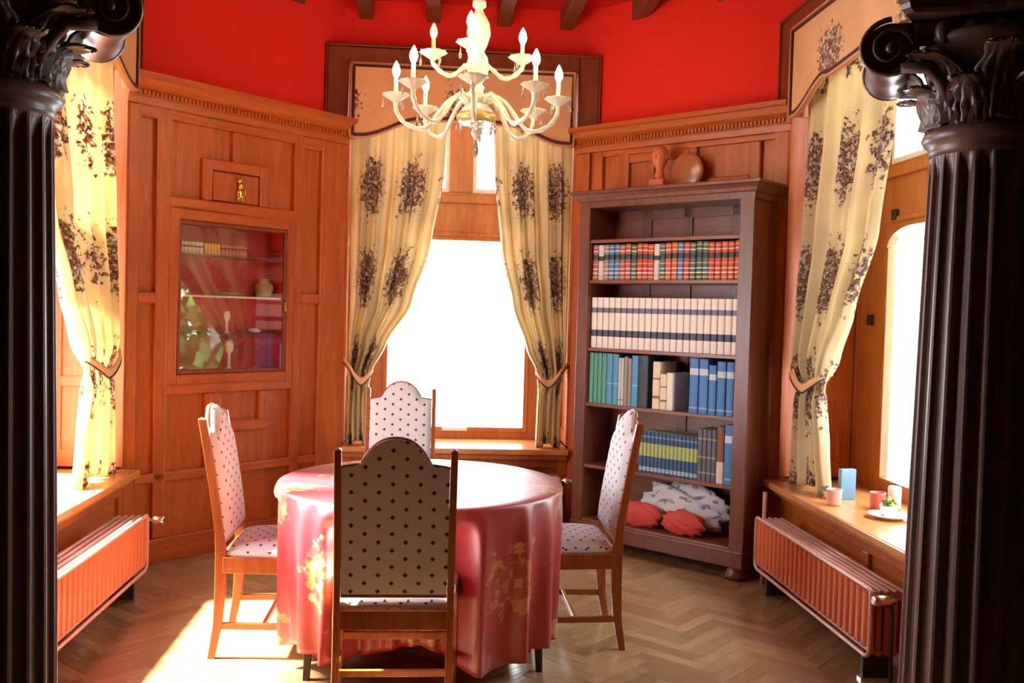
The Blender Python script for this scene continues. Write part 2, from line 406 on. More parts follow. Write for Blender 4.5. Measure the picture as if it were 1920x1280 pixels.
build_floor()

ce = MB().box(-2.6, 2.9, 2.35, 7.6, ZC, ZC+.1, 'ceiling_red').build('ceiling'); struct(ce)
RD = .12                       # depth of the red wall above the panelling
for i, bx in enumerate((-1.45, -.985, -.535, -.06, .445, .905, 1.37, 1.84)):
    y1 = YB+RD+.02
    if bx > .98: y1 = min(y1, YB+(RD-.7149*(bx-.05-.9807))/.6994+.05)
    if bx < -.64: y1 = min(y1, YB+(RD+.7149*(bx+.05+.638))/.6994+.05)
    o = MB().box(bx-.05, bx+.05, 2.47, y1, ZC-.135, ZC+.005, 'beam_wood').build('trim_%d' % (20+i), bevel=.008); struct(o)

def bay_wall(name, F, width, holes=True, top=ZC, margin=.3, a0=0., a1=0.):
    """the wall around a window bay, its face at depth D"""
    mb = MB(); x0, x1 = -a0, width+a1
    mb.box(x0, margin*.5, D, D+.12, 0, top, 'red_paint'); mb.box(width-margin*.5, x1, D, D+.12, 0, top, 'red_paint')
    mb.box(margin*.5, width-margin*.5, D, D+.12, 0, .5, 'red_paint'); mb.box(margin*.5, width-margin*.5, D, D+.12, 3.34, top, 'red_paint'); mb.box(-.25, width+.25, RD, RD+.10, 3.36, top, 'red_paint')
    return struct(mb.build(name, mtx=F))
bay_wall('wall_back', F_C, SIDE, a0=.30, a1=.30)
bay_wall('wall_left', F_L, SL, a0=.85, a1=.30)
bay_wall('wall_right', F_R, SL, a0=.30, a1=.85)
struct(MB().box(-.3, SIDE+.3, D+.002, D+.12, 0, ZC, 'red_paint').box(-.05, SIDE+.05, RD, RD+.14, 2.872, ZC, 'red_paint').build('wall_back_left', mtx=F_DL))
struct(MB().box(-.3, SIDE+.3, D+.002, D+.12, 0, ZC, 'red_paint').box(-.05, SIDE+.05, RD, RD+.14, 2.872, ZC, 'red_paint').build('wall_back_right', mtx=F_DR))
# front of the bay beside and above the opening, and the hall the camera stands in
mb = MB(); mb.box(-3.1, -1.30, 2.30, 2.42, 0, ZC, 'hall_paint'); mb.box(1.66, 3.4, 2.30, 2.42, 0, ZC, 'hall_paint'); mb.box(-1.30, 1.66, 2.26, 2.44, 2.43, ZC, 'hall_paint')
struct(mb.build('wall_front'))
mb = MB(); mb.box(-3.1, -3.0, -3, 2.3, 0, 2.9, 'hall_paint'); struct(mb.build('wall_hall_left'))
mb = MB(); mb.box(3.4, 3.5, -3, 2.3, 0, 2.9, 'hall_paint'); struct(mb.build('wall_hall_right'))
mb = MB(); mb.box(-3.1, 3.5, -3.1, -3, 0, 2.9, 'hall_paint')
struct(mb.build('wall_hall_back'))
struct(MB().box(-3.1, 3.5, -3.1, 2.3, 2.9, 3.0, 'hall_paint').build('ceiling_hall'))

# ---- panelled built-ins on the diagonal walls
def panelling(name, F, raised, hole=None, crown=2.75):
    root = struct(MB().box(0, SIDE, .20 if hole else .034, D, 0, crown, 'panel_wood').build(name, mtx=F))
    I = Matrix.Identity(4)
    if hole:
        hx0, hx1, hz0, hz1 = hole
        mb = MB(); mb.box(0, hx0, .034, .20, 0, crown, 'panel_wood'); mb.box(hx1, SIDE, .034, .20, 0, crown, 'panel_wood')
        mb.box(hx0, hx1, .034, .20, 0, hz0, 'panel_wood'); mb.box(hx0, hx1, .034, .20, hz1, crown, 'panel_wood'); f = mb.build('panel_field', parent=root)
    mb = MB()
    for x0, x1, z0, z1 in raised:
        mb.box(x0, x1, 0, .04, z0, z1, 'panel_wood' if (z1-z0) >= (x1-x0) else 'panel_wood_cross')
    mb.build('panel_rails', parent=root, bevel=.009)
    # crown cornice with a dentil row
    mb = MB(); prof = [(.02, 2.70), (-.008, 2.70), (-.014, 2.735), (-.014, 2.742), (-.022, 2.745), (-.022, 2.775), (-.036, 2.785), (-.055, 2.80), (-.075, 2.835), (-.088, 2.845), (-.088, 2.872), (D, 2.872), (D, 2.70)]
    n = len(mb.v); k = len(prof)
    for x in (-.01, SIDE+.01): mb.v += [(x, y, z) for y, z in prof]
    for i in range(k):
        j = (i+1) % k; mb.face([n+i, n+j, n+k+j, n+k+i], 'panel_wood_cross')
    mb.face([n+i for i in range(k)], 'panel_wood_cross'); mb.face([n+k+i for i in range(k)], 'panel_wood_cross')
    c = mb.build('cornice', parent=root)
    mb = MB(); i = 0
    while .02+i*.026 < SIDE-.02:
        x = .02+i*.026; mb.box(x, x+.014, -.034, -.02, 2.748, 2.774, 'panel_wood'); i += 1
    mb.build('dentil_row', parent=c)
    return root
Lr = [(0, .068, 0, 2.7), (.187, .266, .145, 2.70), (1.175, 1.245, .145, 2.70), (1.395, 1.618, 0, 2.70),
      (.068, .187, 1.55, 1.615), (1.245, 1.395, 1.575, 1.645), (.068, .187, 2.63, 2.70), (1.245, 1.395, 2.62, 2.70), (.266, 1.175, 2.64, 2.70),
      (.266, 1.175, 2.128, 2.192), (.264, .326, 1.06, 2.128), (1.13, 1.175, 1.06, 2.128), (.326, 1.13, 2.06, 2.128), (.326, 1.13, 1.06, 1.122),
      (.266, 1.175, 1.0, 1.06),
      (.485, .552, 2.192, 2.45), (.898, .965, 2.192, 2.45), (.552, .898, 2.384, 2.45), (.692, .758, 2.45, 2.64),
      (.53, .60, .54, 1.0), (.60, .99, .745, .808), (.923, .99, .808, 1.0), (.735, .793, .54, .745), (.60, .64, .808, 1.0),
      (.068, 1.395, .482, .54), (.69, .76, .145, .482), (0, 1.618, 0, .145)]
P_L = panelling('trim_1', F_DL, Lr, (.326, 1.13, 1.122, 2.06))
MB().box(.558, .892, .008, .03, 2.198, 2.378, 'panel_wood').build('raised_panel', parent=P_L, bevel=.006)
Rr = [(0, .12, 0, 2.70), (.16, .235, 0, 2.70), (.37, .455, 0, 2.68), (.235, 1.534, 2.66, 2.70), (.455, .927, 2.60, 2.66), (.60, .66, 2.42, 2.60), (.927, .982, 0, 2.66), (.982, 1.356, 2.40, 2.455),
      (1.356, 1.43, 0, 2.66), (1.534, 1.618, 0, 2.70), (.12, .16, 1.6, 1.67), (.235, .37, 2.02, 2.09), (.235, 1.534, .482, .54), (.235, 1.534, 1.2, 1.27), (0, 1.618, 0, .145)]
P_R = panelling('trim_2', F_DR, Rr)

# ---- window bays: sill, apron, reveals, window woodwork, outer frame
def bay(idx, F, width, g0, g1, arch, mull, reveal_z=2.872):
    """g0..g1: glass span of the low window; mull: list of mullion spans for the upper lights"""
    win = struct(MB().box(.0, width, D-.02, D, .50, .56, 'window_wood').build('window_%d' % idx, mtx=F))
    Z0, Z1, ZA = .672, 1.95, 2.06
    mb = MB(); W_ = 'window_wood'
    y0, y1 = D-.02, D+.03
    mb.box(0.02, g0, y0, y1, .56, 3.34, W_); mb.box(g1, width-.02, y0, y1, .56, 3.34, W_); mb.box(g0, g1, y0, y1, .56, Z0-.035, W_)
    # arched head: strips between the arch and the transom rail
    n = 24
    def za(t):
        e = min(t, 1-t)*(g1-g0); r = arch
        return ZA if e >= r else Z1 + (ZA-Z1)*sqrt(max(0, 1-((r-e)/r)**2))
    xs = sorted(set([0, 1] + [i/n for i in range(n+1)] + [arch/(g1-g0)*(1-cos(k*pi/16)) for k in range(8)] + [1-arch/(g1-g0)*(1-cos(k*pi/16)) for k in range(8)]))
    poly = [(g0+(g1-g0)*t, za(t)+.03) for t in xs]
    for a, b_ in zip(poly, poly[1:]):
        mb.hexa([(a[0], y0, a[1]), (b_[0], y0, b_[1]), (b_[0], y1, b_[1]), (a[0], y1, a[1]), (a[0], y0, 2.42), (b_[0], y0, 2.42), (b_[0], y1, 2.42), (a[0], y1, 2.42)], W_)
    mb.box(g0, g1, y0, y1, 2.42, 2.452, W_)
    mb.build('window_frame', parent=win)
    # rails and beads
    mb = MB(); mb.box(g0-.3, g1+.3, D-.045, D-.02, 2.37, 2.43, W_) if g0 > .3 else mb.box(g0, g1, D-.045, D-.02, 2.37, 2.43, W_)
    mb.box(g0, g1, D-.035, D-.02, 2.12, 2.15, W_)
    mb.build('transom_rail', parent=win, bevel=.006)
    # sash
    mb = MB(); w = .035
    mb.box(g0, g0+w, D-.03, D+.02, Z0-.035, Z1+.03, W_); mb.box(g1-w, g1, D-.03, D+.02, Z0-.035, Z1+.03, W_); mb.box(g0+w, g1-w, D-.03, D+.02, Z0-.035, Z0, W_)
    sash = mb.build('sash', parent=win, bevel=.004)
    MB().box(g0+w, g1-w, D+.001, D+.005, Z0, ZA+.02, 'glass').build('glass', parent=sash)
    c = (g0+g1)/2
    MB().box(c-.095, c+.095, D-.052, D-.03, Z0-.028, Z0-.004, 'white_plastic').build('window_handle', parent=sash, bevel=.004)
    # upper lights
    edges = [g0] + [v for mm in mull for v in mm] + [g1]
    mb = MB()
    for m0, m1 in mull: mb.box(m0, m1, y0-.01, y1, 2.452, 3.34, W_)
    mb.build('mullion', parent=win, bevel=.006)
    for a, b_ in zip(edges[::2], edges[1::2]):
        mb = MB(); f = .03
        mb.box(a, a+f, D-.012, D+.02, 2.452, 3.3, 'white_plastic'); mb.box(b_-f, b_, D-.012, D+.02, 2.452, 3.3, 'white_plastic'); mb.box(a+f, b_-f, D-.012, D+.02, 2.452, 2.485, 'white_plastic'); mb.box(a, b_, D-.012, D+.02, 3.27, 3.34, W_)
        u = mb.build('upper_light', parent=win, bevel=.003)
        MB().box(a+f, b_-f, D+.001, D+.005, 2.485, 3.28, 'glass').build('glass', parent=u)
    # reveals, panelled, with the outer frame above the panelling
    rev = struct(MB().box(-.02, .0, .0, D, .6, reveal_z, 'panel_wood').build('trim_%d' % (idx+2), mtx=F))
    mb = MB(); mb.box(width, width+.02, .0, D, .6, reveal_z, 'panel_wood')
    for xx, dx in ((0, .012), (width, -.012)):
        for za_, zb_ in ((.6, .70), (1.06, 1.12), (2.0, 2.08), (2.78, 2.871)): mb.box(xx, xx+dx*.9, 0.005, D-.021, za_, zb_, 'panel_wood')
        for ya_, yb_ in ((0, .09), (D-.12, D-.02)): mb.box(xx, xx+dx, ya_, yb_, .6, 2.872, 'panel_wood')
    mb.build('reveal_panel', parent=rev, bevel=.004)
    # outer frame high on the wall
    mb = MB(); e = .15 if idx == 1 else .155; Tm = 'trim_wood'; fa, fb = -.012, RD+.05
    mb.box(-e, -.005, fa, fb, 2.874, 3.385, Tm); mb.box(width+.005, width+e, fa, fb, 2.874, 3.385, Tm); mb.box(-.005, width+.005, fa, fb, 3.27, 3.385, Tm)
    mb.box(-e-.012, -e, fa-.014, RD-.001, 2.874, 3.398, Tm); mb.box(width+e, width+e+.012, fa-.014, RD-.001, 2.874, 3.398, Tm); mb.box(-e, width+e, fa-.014, RD-.001, 3.385, 3.398, Tm)
    struct(mb.build('trim_%d' % (idx+5), mtx=F, bevel=.006))
    # sill and apron
    sl = struct(MB().box(.001, width-.001, -.10, D-.02, .545, .585, 'sill_wood').build('trim_%d' % (idx+8), mtx=F, bevel=.008))
    mb = MB(); mb.box(.0, width, -.045, -.005, .50, .545, 'window_wood'); mb.build('sill_moulding', parent=sl, bevel=.01)
    mb = MB(); mb.box(0, width, .02, .06, 0, .545, 'panel_wood_cross')
    for x0, x1, z0, z1 in [(0, .07, 0, .54), (width-.07, width, 0, .54), (.07, width-.07, .44, .50), (.07, width-.07, 0, .13), (width/2-.035, width/2+.035, .13, .44)]: mb.box(x0, x1, 0, .03, z0, z1, 'panel_wood')
    mb.build('apron_panel', parent=sl, bevel=.005)
    return win
w1 = bay(1, F_C, SIDE, .255, 1.365, .25, [(.725, .90)])
w2 = bay(2, F_L, SL, .12, SL-.10, .28, [(.80, .90), (1.49, 1.59)])
w3 = bay(3, F_R, SL, .38, SL-.38, .28, [(.80, .90), (1.49, 1.59)])
for win, xs in ((w3, (.487, .30)),):
    for xx, zz in ((.487, 2.158), (.235, 1.568)):
        MB().box(xx-.025, xx+.025, D-.045, D-.02, zz-.03, zz+.03, 'iron').build('hinge', parent=win, bevel=.004)

# ------------------------------------------------------------------ carved columns
def column(cx, cy, label, rz):
    root = thing('carved_column', label, 'column', T(cx, cy, 0, rz)); Cm = 'column_wood'
    R0, R1, z0, z1, nf = .172, .146, .34, 1.99, 20
    mb = MB(); per = 8; nn = nf*per; rows = [0, .01, .02, .035] + [i/16 for i in range(1, 16)] + [.965, .98, .99, 1]
    b = len(mb.v)
    for t in rows:
        z = z0+(z1-z0)*t; R = R0+(R1-R0)*(t**1.4); dep = .017*min(1, max(0, min(t-.005, .995-t)/.03))**.5 if 0 < t < 1 else 0
        for i in range(nn):
            a = 2*pi*i/nn; ph = (i % per)/per
            g = max(0, sin(pi*(ph-.12)/.76)) if .12 < ph < .88 else 0
            r = R - dep*g**.6; mb.v.append((r*cos(a), r*sin(a), z))
    for k in range(len(rows)-1):
        for i in range(nn):
            j = (i+1) % nn; mb.face([b+k*nn+i, b+k*nn+j, b+(k+1)*nn+j, b+(k+1)*nn+i], Cm, smooth=False)
    mb.build('shaft', root)
    MB().box(-.24, .24, -.24, .24, 0, .14, Cm).build('plinth', root, bevel=.008)
    MB().lathe([(.225, .14), (.24, .165), (.24, .2), (.215, .225), (.2, .235), (.2, .25), (.21, .265), (.21, .29), (.19, .31), (.176, .34)], Cm, n=40).build('base', root)
    MB().lathe([(.146, 1.985), (.150, 2.0), (.150, 2.012), (.162, 2.02), (.168, 2.033), (.162, 2.048), (.15, 2.056), (.145, 2.06)], Cm, n=48).build('astragal', root)
    cap = MB().lathe([(.143, 2.055), (.143, 2.10), (.15, 2.16), (.17, 2.22), (.20, 2.25), (.21, 2.262), (.205, 2.275)], Cm, n=40).build('capital', root)
    # acanthus leaves, two rings
    def leaf(a, zb, h, wid, r0, curl):
        mb = MB()
        def fn(u, v):
            uu = (u-.5)*2
            prof = sin(pi*min(1, .16+v*.84))**.55 if v < .85 else sin(pi*(.16+.84*.85))**.55*(1-(v-.85)/.15*.55)
            lobes = 1+.16*sin(v*pi*7)*abs(uu)
            ww = wid/2*prof*lobes
            r = r0+.016+.05*v*v*curl+.012*(1-uu*uu) - .017*abs(sin(uu*pi*2.5+v*3*(1 if uu > 0 else -1)))
            z = zb+h*v
            if v > .8:
                k = (v-.8)/.2; r += curl*.045*sin(k*pi*.6); z -= k*k*h*.16
            aa = a+uu*ww/(r0+.01)
            return (r*cos(aa), r*sin(aa), z)
        mb.sheet(14, 16, fn, Cm); return mb.build('acanthus_leaf', cap, solid=.007)
    for i in range(8): leaf(2*pi*i/8+pi/8, 2.052, .12, .105, .143, .85)
    for i in range(8): leaf(2*pi*i/8, 2.06, .185, .10, .146, 1.25)
    # stems rising to the volutes
    for sx in (-1, 1):
        for sy in (-1, 1):
            MB().tube([(sx*.10, sy*.11, 2.10), (sx*.13, sy*.13, 2.16), (sx*.16, sy*.14, 2.195), (sx*.225, sy*.15, 2.195)], [.012, .016, .018, .012], Cm, 8).build('stem', cap)
    # egg row between the volutes
    for sy in (-1, 1):
        for k in range(5):
            MB().ball(((k-2)*.064, sy*.155, 2.276), .026, Cm, 12, 8, (.85, .7, 1.15)).build('egg', cap)
    MB().box(-.20, .20, -.145, .145, 2.25, 2.312, Cm).build('echinus', cap, bevel=.012)
    # scrolls: bolsters front to back with a raised spiral on both faces
    for sx in (-1, 1):
        mb = MB(); c = (sx*.25, 0, 2.246)
        mb.lathe([(.066, -.14), (.068, -.132), (.064, -.115), (.060, -.04), (.063, -.02), (.063, .02), (.060, .04), (.064, .115), (.068, .132), (.066, .14)], Cm, c=c, n=28, axis='y')
        mb.box(sx*.15, sx*.255, -.128, .128, 2.284, 2.3135, Cm)
        v = mb.build('volute', cap)
        for sy in (-1, 1):
            pts = []; rr = []
            for k in range(60):
                t = k/59; ang = pi/2 + sx*t*2*pi*2.1*-1; r = .068*(1-t)**.9+.008
                pts.append((c[0]+r*cos(ang), sy*(.142+.012*t), c[2]+r*sin(ang))); rr.append(.0075*(1-t*.4))
            MB().tube(pts, rr, Cm, 6).build('scroll_rim', v)
            MB().ball((c[0], sy*.15, c[2]), .014, Cm, 10, 6).build('scroll_eye', v)
    # concave-sided abacus
    poly = []
    for k in range(4):
        a0 = pi/4+k*pi/2; a1 = a0+pi/2; p0 = Vector((cos(a0), sin(a0)))*.345; p1 = Vector((cos(a1), sin(a1)))*.345
        d = (p1-p0); inw = -(p0+p1).normalized()
        for t in (.06, .2, .35, .5, .65, .8, .94): poly.append(p0+d*t+inw*(.045*sin(pi*t)))
    mb = MB(); n = len(poly)
    for z, s in ((2.312, .93), (2.322, .97), (2.334, .98), (2.340, 1.0), (2.352, 1.0)):
        for p in poly: mb.v.append((p.x*s, p.y*s, z))
    for k in range(4):
        for i in range(n): mb.face([k*n+i, k*n+(i+1) % n, (k+1)*n+(i+1) % n, (k+1)*n+i], Cm)
    mb.face(list(range(n))[::-1], Cm); mb.face([4*n+i for i in range(n)], Cm)
    mb.build('abacus', cap)
    MB().box(-.17, .17, -.10, .10, 2.352, 2.432, Cm).build('impost', root, bevel=.005)
column(-1.072, 2.35, 'dark fluted carved column at the left edge, its scroll against the red wall', .44)
column(1.424, 2.35, 'dark fluted carved column at the right edge, in front of the window with the plate', -.46)

# ------------------------------------------------------------------ table, cloth and chairs
TX, TY, TR = -.040, 4.330, .648
t = thing('dining_table', 'round dining table hidden under the red cloth, only dark legs showing', 'table', T(TX, TY))
MB().lathe([(.0, .735), (.60, .735), (.625, .742), (.625, .758), (.60, .765), (0, .765)], 'dark_wood', n=48).build('tabletop', t)
for x, y in ((-.455, -.385), (.53, -.30), (-.44, .37), (.44, .37)):
    MB().bar((x*.94, y*.94, .735), (x, y, 0), .05, .05, 'dark_wood', .028, .028).build('leg', t, bevel=.003)
MB().lathe([(.50, .66), (.52, .66), (.52, .735), (.50, .735), (.50, .66)], 'dark_wood', n=40).build('apron', t)

CHAIRS = [ # seat-front centre direction: (x of back, y of back, facing angle), label
    (-.122, 3.45, 0, 'chair with its dotted back to the camera, in front of the round table'),
    (-.905, 4.40, -pi/2, 'high-backed dotted chair at the left of the round table, beside the panelling'),
    (.872, 4.50, pi/2, 'high-backed dotted chair at the right of the round table, in front of the bookshelf'),
    (-.196, 5.90, pi, 'high-backed dotted chair behind the round table, before the middle window')]
def cloth():
    mb = MB(); nth = 360; top = .7685
    def ang_d(a, b): return (a-b+pi) % (2*pi)-pi
    folds = []
    rnd = random.Random(21)
    a = 0
    while a < 2*pi-.18:
        folds.append((a, rnd.uniform(.55, 1.3), rnd.uniform(.045, .08))); a += rnd.uniform(.19, .37)
    def fold(th):
        return sum(A*exp(-(ang_d(th, c)/w)**2) for c, A, w in folds)
    def hem(th): return .118+.018*sin(3*th+1)+.02*sin(7*th)
    def R_(th, t):   # t: 0 at the table edge, 1 at the hem
        r = TR + .016*(1-exp(-t*8)) - .005*t + .085*(fold(th)-.72)*(t**.75)
        z = top-(top-hem(th))*t
        # pushed in where a chair seat runs under the table
        x, y = cos(th), sin(th)
        for dirv, lim, hw in (((0, -1), .40, .27), ((-1, 0), .40, .27), ((1, 0), .44, .27)):
            c = x*dirv[0]+y*dirv[1]
            if c > 0:
                off = (TX+.122)*-1 if dirv[1] else ((4.40-TY) if dirv[0] < 0 else (4.50-TY))
                lat = (x*r if dirv[1] else y*r) - off
                kk = 1-min(1, max(0, (abs(lat)-.245)/.09)); kk = kk*kk*(3-2*kk)
                kz = min(1, max(0, (.72-z)/.12)); kz = kz*kz*(3-2*kz)
                k = kk*kz
                if k > 0:
                    rin = lim/c; rin = min(rin, r) + .012*sin(th*30)
                    r = r*(1-k)+rin*k
        return r, z
    rows = []
    def fn(u, v):
        th = 2*pi*u
        if v <= .25: return (TX+TR*(v/.25)*cos(th)*.985, TY+TR*(v/.25)*sin(th)*.985, top+.001)
        if v <= .3:
            k = (v-.25)/.05; r = TR*(.985+.015*sin(k*pi/2)); return (TX+r*cos(th), TY+r*sin(th), top+.001-.012*(1-cos(k*pi/2)))
        t = (v-.3)/.7; r, z = R_(th, t); return (TX+r*cos(th), TY+r*sin(th), min(z, top-.011))
    def uv(u, v):
        th = 2*pi*u
        return (u*2*pi*.68, -(v-.3)/.7*.66) if v > .25 else (u*2*pi*.68, (.25-v)*2.6)
    mb.sheet(nth, 44, fn, 'damask_cloth', uv, closed=True)
    o = mb.build('tablecloth', fix=False, solid=.003)
    tag(o, 'red damask tablecloth with golden flowers, hanging in folds over the round table', 'tablecloth')
cloth()

def arch_top(x, hw):
    """top outline of the chair back: a round hump between two sloping shoulders"""
    a = abs(x)/hw
    if a > .64: return .985+.012*(1-(a-.64)/.36)**.6
    return .997+.098*(1-(a/.64)**2.3)**.85
def make_chair():
    root = bpy.data.objects.new('dining_chair', None); COL.objects.link(root); Wd = 'chair_wood'; U = 'dotted_upholstery'
    hw = .219; pw = .026
    def by(z): return 0 if z < .46 else -.095*((z-.46)/.62)**1.25      # rake of the back
    for sx in (-1, 1):
        mb = MB(); x = sx*(hw-pw/2); prev = None; zs = [0, .15, .30, .46, .55, .70, .85, 1.0, 1.052]
        for k, z in enumerate(zs):
            w = pw/2; d = .018 if z > .5 else (.024 if z > .3 else .016+.008*z/.3)
            yy = by(z) - (.035*(1-z/.3)**2 if z < .3 else 0)
            mb.v += [(x-w, yy-d, z), (x+w, yy-d, z), (x+w, yy+d, z), (x-w, yy+d, z)]
            if k:
                a = (k-1)*4; b = k*4
                for i in range(4): mb.face([a+i, a+(i+1) % 4, b+(i+1) % 4, b+i], Wd)
        mb.face([3, 2, 1, 0], Wd); n = len(zs)*4
        # small pointed cap
        mb.v.append((x, by(1.07), 1.062))
        for i in range(4): mb.face([n-4+i, n-4+(i+1) % 4, n], Wd)
        mb.build('back_post', root, bevel=.003)
    for sx in (-1, 1):
        MB().bar((sx*.232, .40, .43), (sx*.232, .405, 0), .036, .036, Wd, .026, .026).build('leg', root, bevel=.003)
    # rails
    mb = MB(); mb.bar((-.205, 0, .415), (.205, 0, .415), .022, .07, Wd); mb.bar((-.23, .405, .415), (.23, .405, .415), .022, .07, Wd)
    for sx in (-1, 1): mb.bar((sx*.212, .01, .415), (sx*.236, .40, .415), .022, .07, Wd)
    mb.build('seat_rail', root, bevel=.003)
    for sx in (-1, 1):
        MB().bar((sx*.208, -.012, .145), (sx*.230, .395, .145), .018, .028, Wd).build('stretcher', root, bevel=.002)
    MB().bar((-.215, .19, .145), (.215, .19, .145), .018, .026, Wd).build('stretcher', root, bevel=.002)
    MB().bar((-.225, .40, .22), (.225, .40, .22), .016, .03, Wd).build('stretcher', root, bevel=.002)
    # domed seat
    mb = MB()
    def fn(u, v):
        a = (u-.5)*2; t = v*2-1
        ea = (1-abs(a)**5); et = (1-abs(t)**5)
        w = .205+.045*v
        return (a*w, .018+v*.425, .475+.035*(max(0, ea)*max(0, et))**.5)
    mb.sheet(20, 20, fn, U, lambda u, v: (u*.47, v*.44))
    def rim(u, v):
        pts = []; per = u*4; k = int(per) % 4; f = per-int(per)
        e = [(-1, -1), (1, -1), (1, 1), (-1, 1)]; p, q_ = e[k], e[(k+1) % 4]
        a = p[0]+(q_[0]-p[0])*f; t_ = p[1]+(q_[1]-p[1])*f; vv = (t_+1)/2
        w = .205+.045*vv + (.004*sin(pi*v)); x = a*w; y = .018+vv*.425 + (t_*.004*sin(pi*v) if abs(t_) == 1 else 0)
        return (x, y, .448+.027*v)
    mb.sheet(64, 4, rim, U, lambda u, v: (u*1.75, .5+v*.028), closed=False)
    mb.build('seat', root, fix=True)
    # upholstered back, front and rear faces follow the rake
    hb = hw-pw-.001; nx, nz = 26, 18; z0 = .515
    mb = MB()
    def face(front):
        def fn(u, v):
            x = (u-.5)*2*hb; zt = arch_top(x, hb); z = z0+(zt-z0)*v
            e = (1-abs((u-.5)*2)**8)*(1-abs(v*2-1)**10)
            y = by(z)+(.016+.030*e**.6 if front else -.016-.004*e)
            return (x, y, z)
        return fn
    mb.sheet(nx, nz, face(True), U, lambda u, v: ((u-.5)*2*hb, z0+(arch_top((u-.5)*2*hb, hb)-z0)*v))
    mb.sheet(nx, nz, face(False), U, lambda u, v: ((u-.5)*2*hb+.01, z0+(arch_top((u-.5)*2*hb, hb)-z0)*v))
    def edge_sheet(fx):
        def fn(u, v):
            a = face(True)(*fx(u)); b = face(False)(*fx(u)); return tuple(a[i]+(b[i]-a[i])*v for i in range(3))
        return fn
    for fx, nn in ((lambda u: (u, 1), nx), (lambda u: (u, 0), nx), (lambda u: (0, u), nz), (lambda u: (1, u), nz)):
        mb.sheet(nn, 2, edge_sheet(fx), U, lambda u, v: (u*.5, v*.035))
    mb.build('backrest', root, fix=True)
    # cord piping along the arch
    pts = []
    for i in range(41):
        x = -hb+2*hb*i/40; z = arch_top(x, hb); pts.append((x, by(z)-.004, z+.002))
    MB().tube(pts, .006, Wd, 6).build('top_rail', root)
    mb = MB(); mb.bar((-hb, by(.508), .508), (hb, by(.508), .508), .03, .012, Wd); mb.build('lower_rail', root)
    return root
proto = make_chair()
for i, (x, y, a, lab) in enumerate(CHAIRS):
    mt = T(x, y, 0, a)
    if i == 0: c = proto; c.matrix_world = mt
    else: c = clone(proto, mt)
    tag(c, lab, 'chair', 'chairs around the round table')

# ------------------------------------------------------------------ bookshelf, its front .33 m before the right panelling
F_S = F_DR @ Matrix.Translation((0, -.33, 0))   # y=0 is the front plane here
shelf = thing('bookshelf', 'tall dark brown open bookshelf against the right panelling', 'bookshelf', F_S @ T(.93, .15, 0))
SI = Matrix.Translation((-.93, -.15, 0)); s0, s1 = .30, 1.572; i0, i1 = .385, 1.478; DP = .327
def sp_(mb, name, parent=None, **kw):
    for k, v in enumerate(mb.v): mb.v[k] = (v[0]-.93, v[1]-.15, v[2])
    return mb.build(name, parent or shelf, **kw)
SW = 'shelf_wood'
for a, b_ in ((s0+.012, i0), (i1, s1-.012)): sp_(MB().box(a, b_, .02, DP, .09, 2.30, SW), 'side_panel', bevel=.003)
for a, b_ in ((s0, i0), (i1, s1)): sp_(MB().box(a, b_, 0, .022, .09, 2.30, SW), 'face_stile', bevel=.004)
mb = MB(); mb.box(i0, i1, DP-.02, DP, .09, 2.30, 'shelf_board_wood')
for a, b_, c, d in ((.60, .68, 1.0, 2.28), (.92, .99, .2, 2.28), (1.27, 1.34, 1.0, 2.28), (i0, i1, 2.20, 2.28), (i0, i1, 1.80, 1.86), (i0, i1, 1.38, 1.44)): mb.box(a, b_, DP-.03, DP-.018, c, d, SW)
sp_(mb, 'back_panel', bevel=.003)
mb = MB(); prof = [(.02, 2.262), (-.001, 2.262), (-.001, 2.30), (-.012, 2.305), (-.02, 2.325), (-.035, 2.345), (-.05, 2.35), (-.05, 2.368), (-.03, 2.375)]
def ringpt(o, z):   # mitred crown: out by -o on front and both sides
    return [(s0+o, o, z), (s1-o, o, z), (s1-o, DP, z), (s0+o, DP, z)]
rings = [ringpt(o if o < .01 else 0.02, z) for o, z in prof]
b = 0
for rg in rings: mb.v += rg
for k in range(len(rings)-1):
    for i in range(4): mb.face([k*4+i, k*4+(i+1) % 4, (k+1)*4+(i+1) % 4, (k+1)*4+i], SW)
mb.face([0, 3, 2, 1], SW); mb.face([(len(rings)-1)*4+i for i in range(4)], SW)
crown = sp_(mb, 'crown')
SHELVES = [(.19, .555), (.555, .967), (.967, 1.335), (1.335, 1.785), (1.785, 2.052), (2.052, 2.27)]
for z in (.555, .967, 1.335, 1.785, 2.052):
    sp_(MB().box(i0+.001, i1-.001, .012, DP-.031, z-.022, z, 'shelf_board_wood'), 'shelf_board', bevel=.002)
mb = MB(); mb.box(i0, i1, .004, DP-.02, .15, .19, 'shelf_board_wood'); mb.box(s0-.004, s1+.004, -.012, .004, .075, .175, SW); mb.box(s0-.004, s0+.012, .004, DP, .075, .175, SW); mb.box(s1-.012, s1+.004, .004, DP, .075, .175, SW)
sp_(mb, 'plinth', bevel=.006)
for a in (s0+.06, s1-.06):
    for y in (.04, DP-.05):
        sp_(MB().lathe([(.04, 0), (.065, .012), (.07, .03), (.055, .055), (.045, .075), (.05, .09)], SW, c=(a, y, 0), n=20), 'bun_foot')

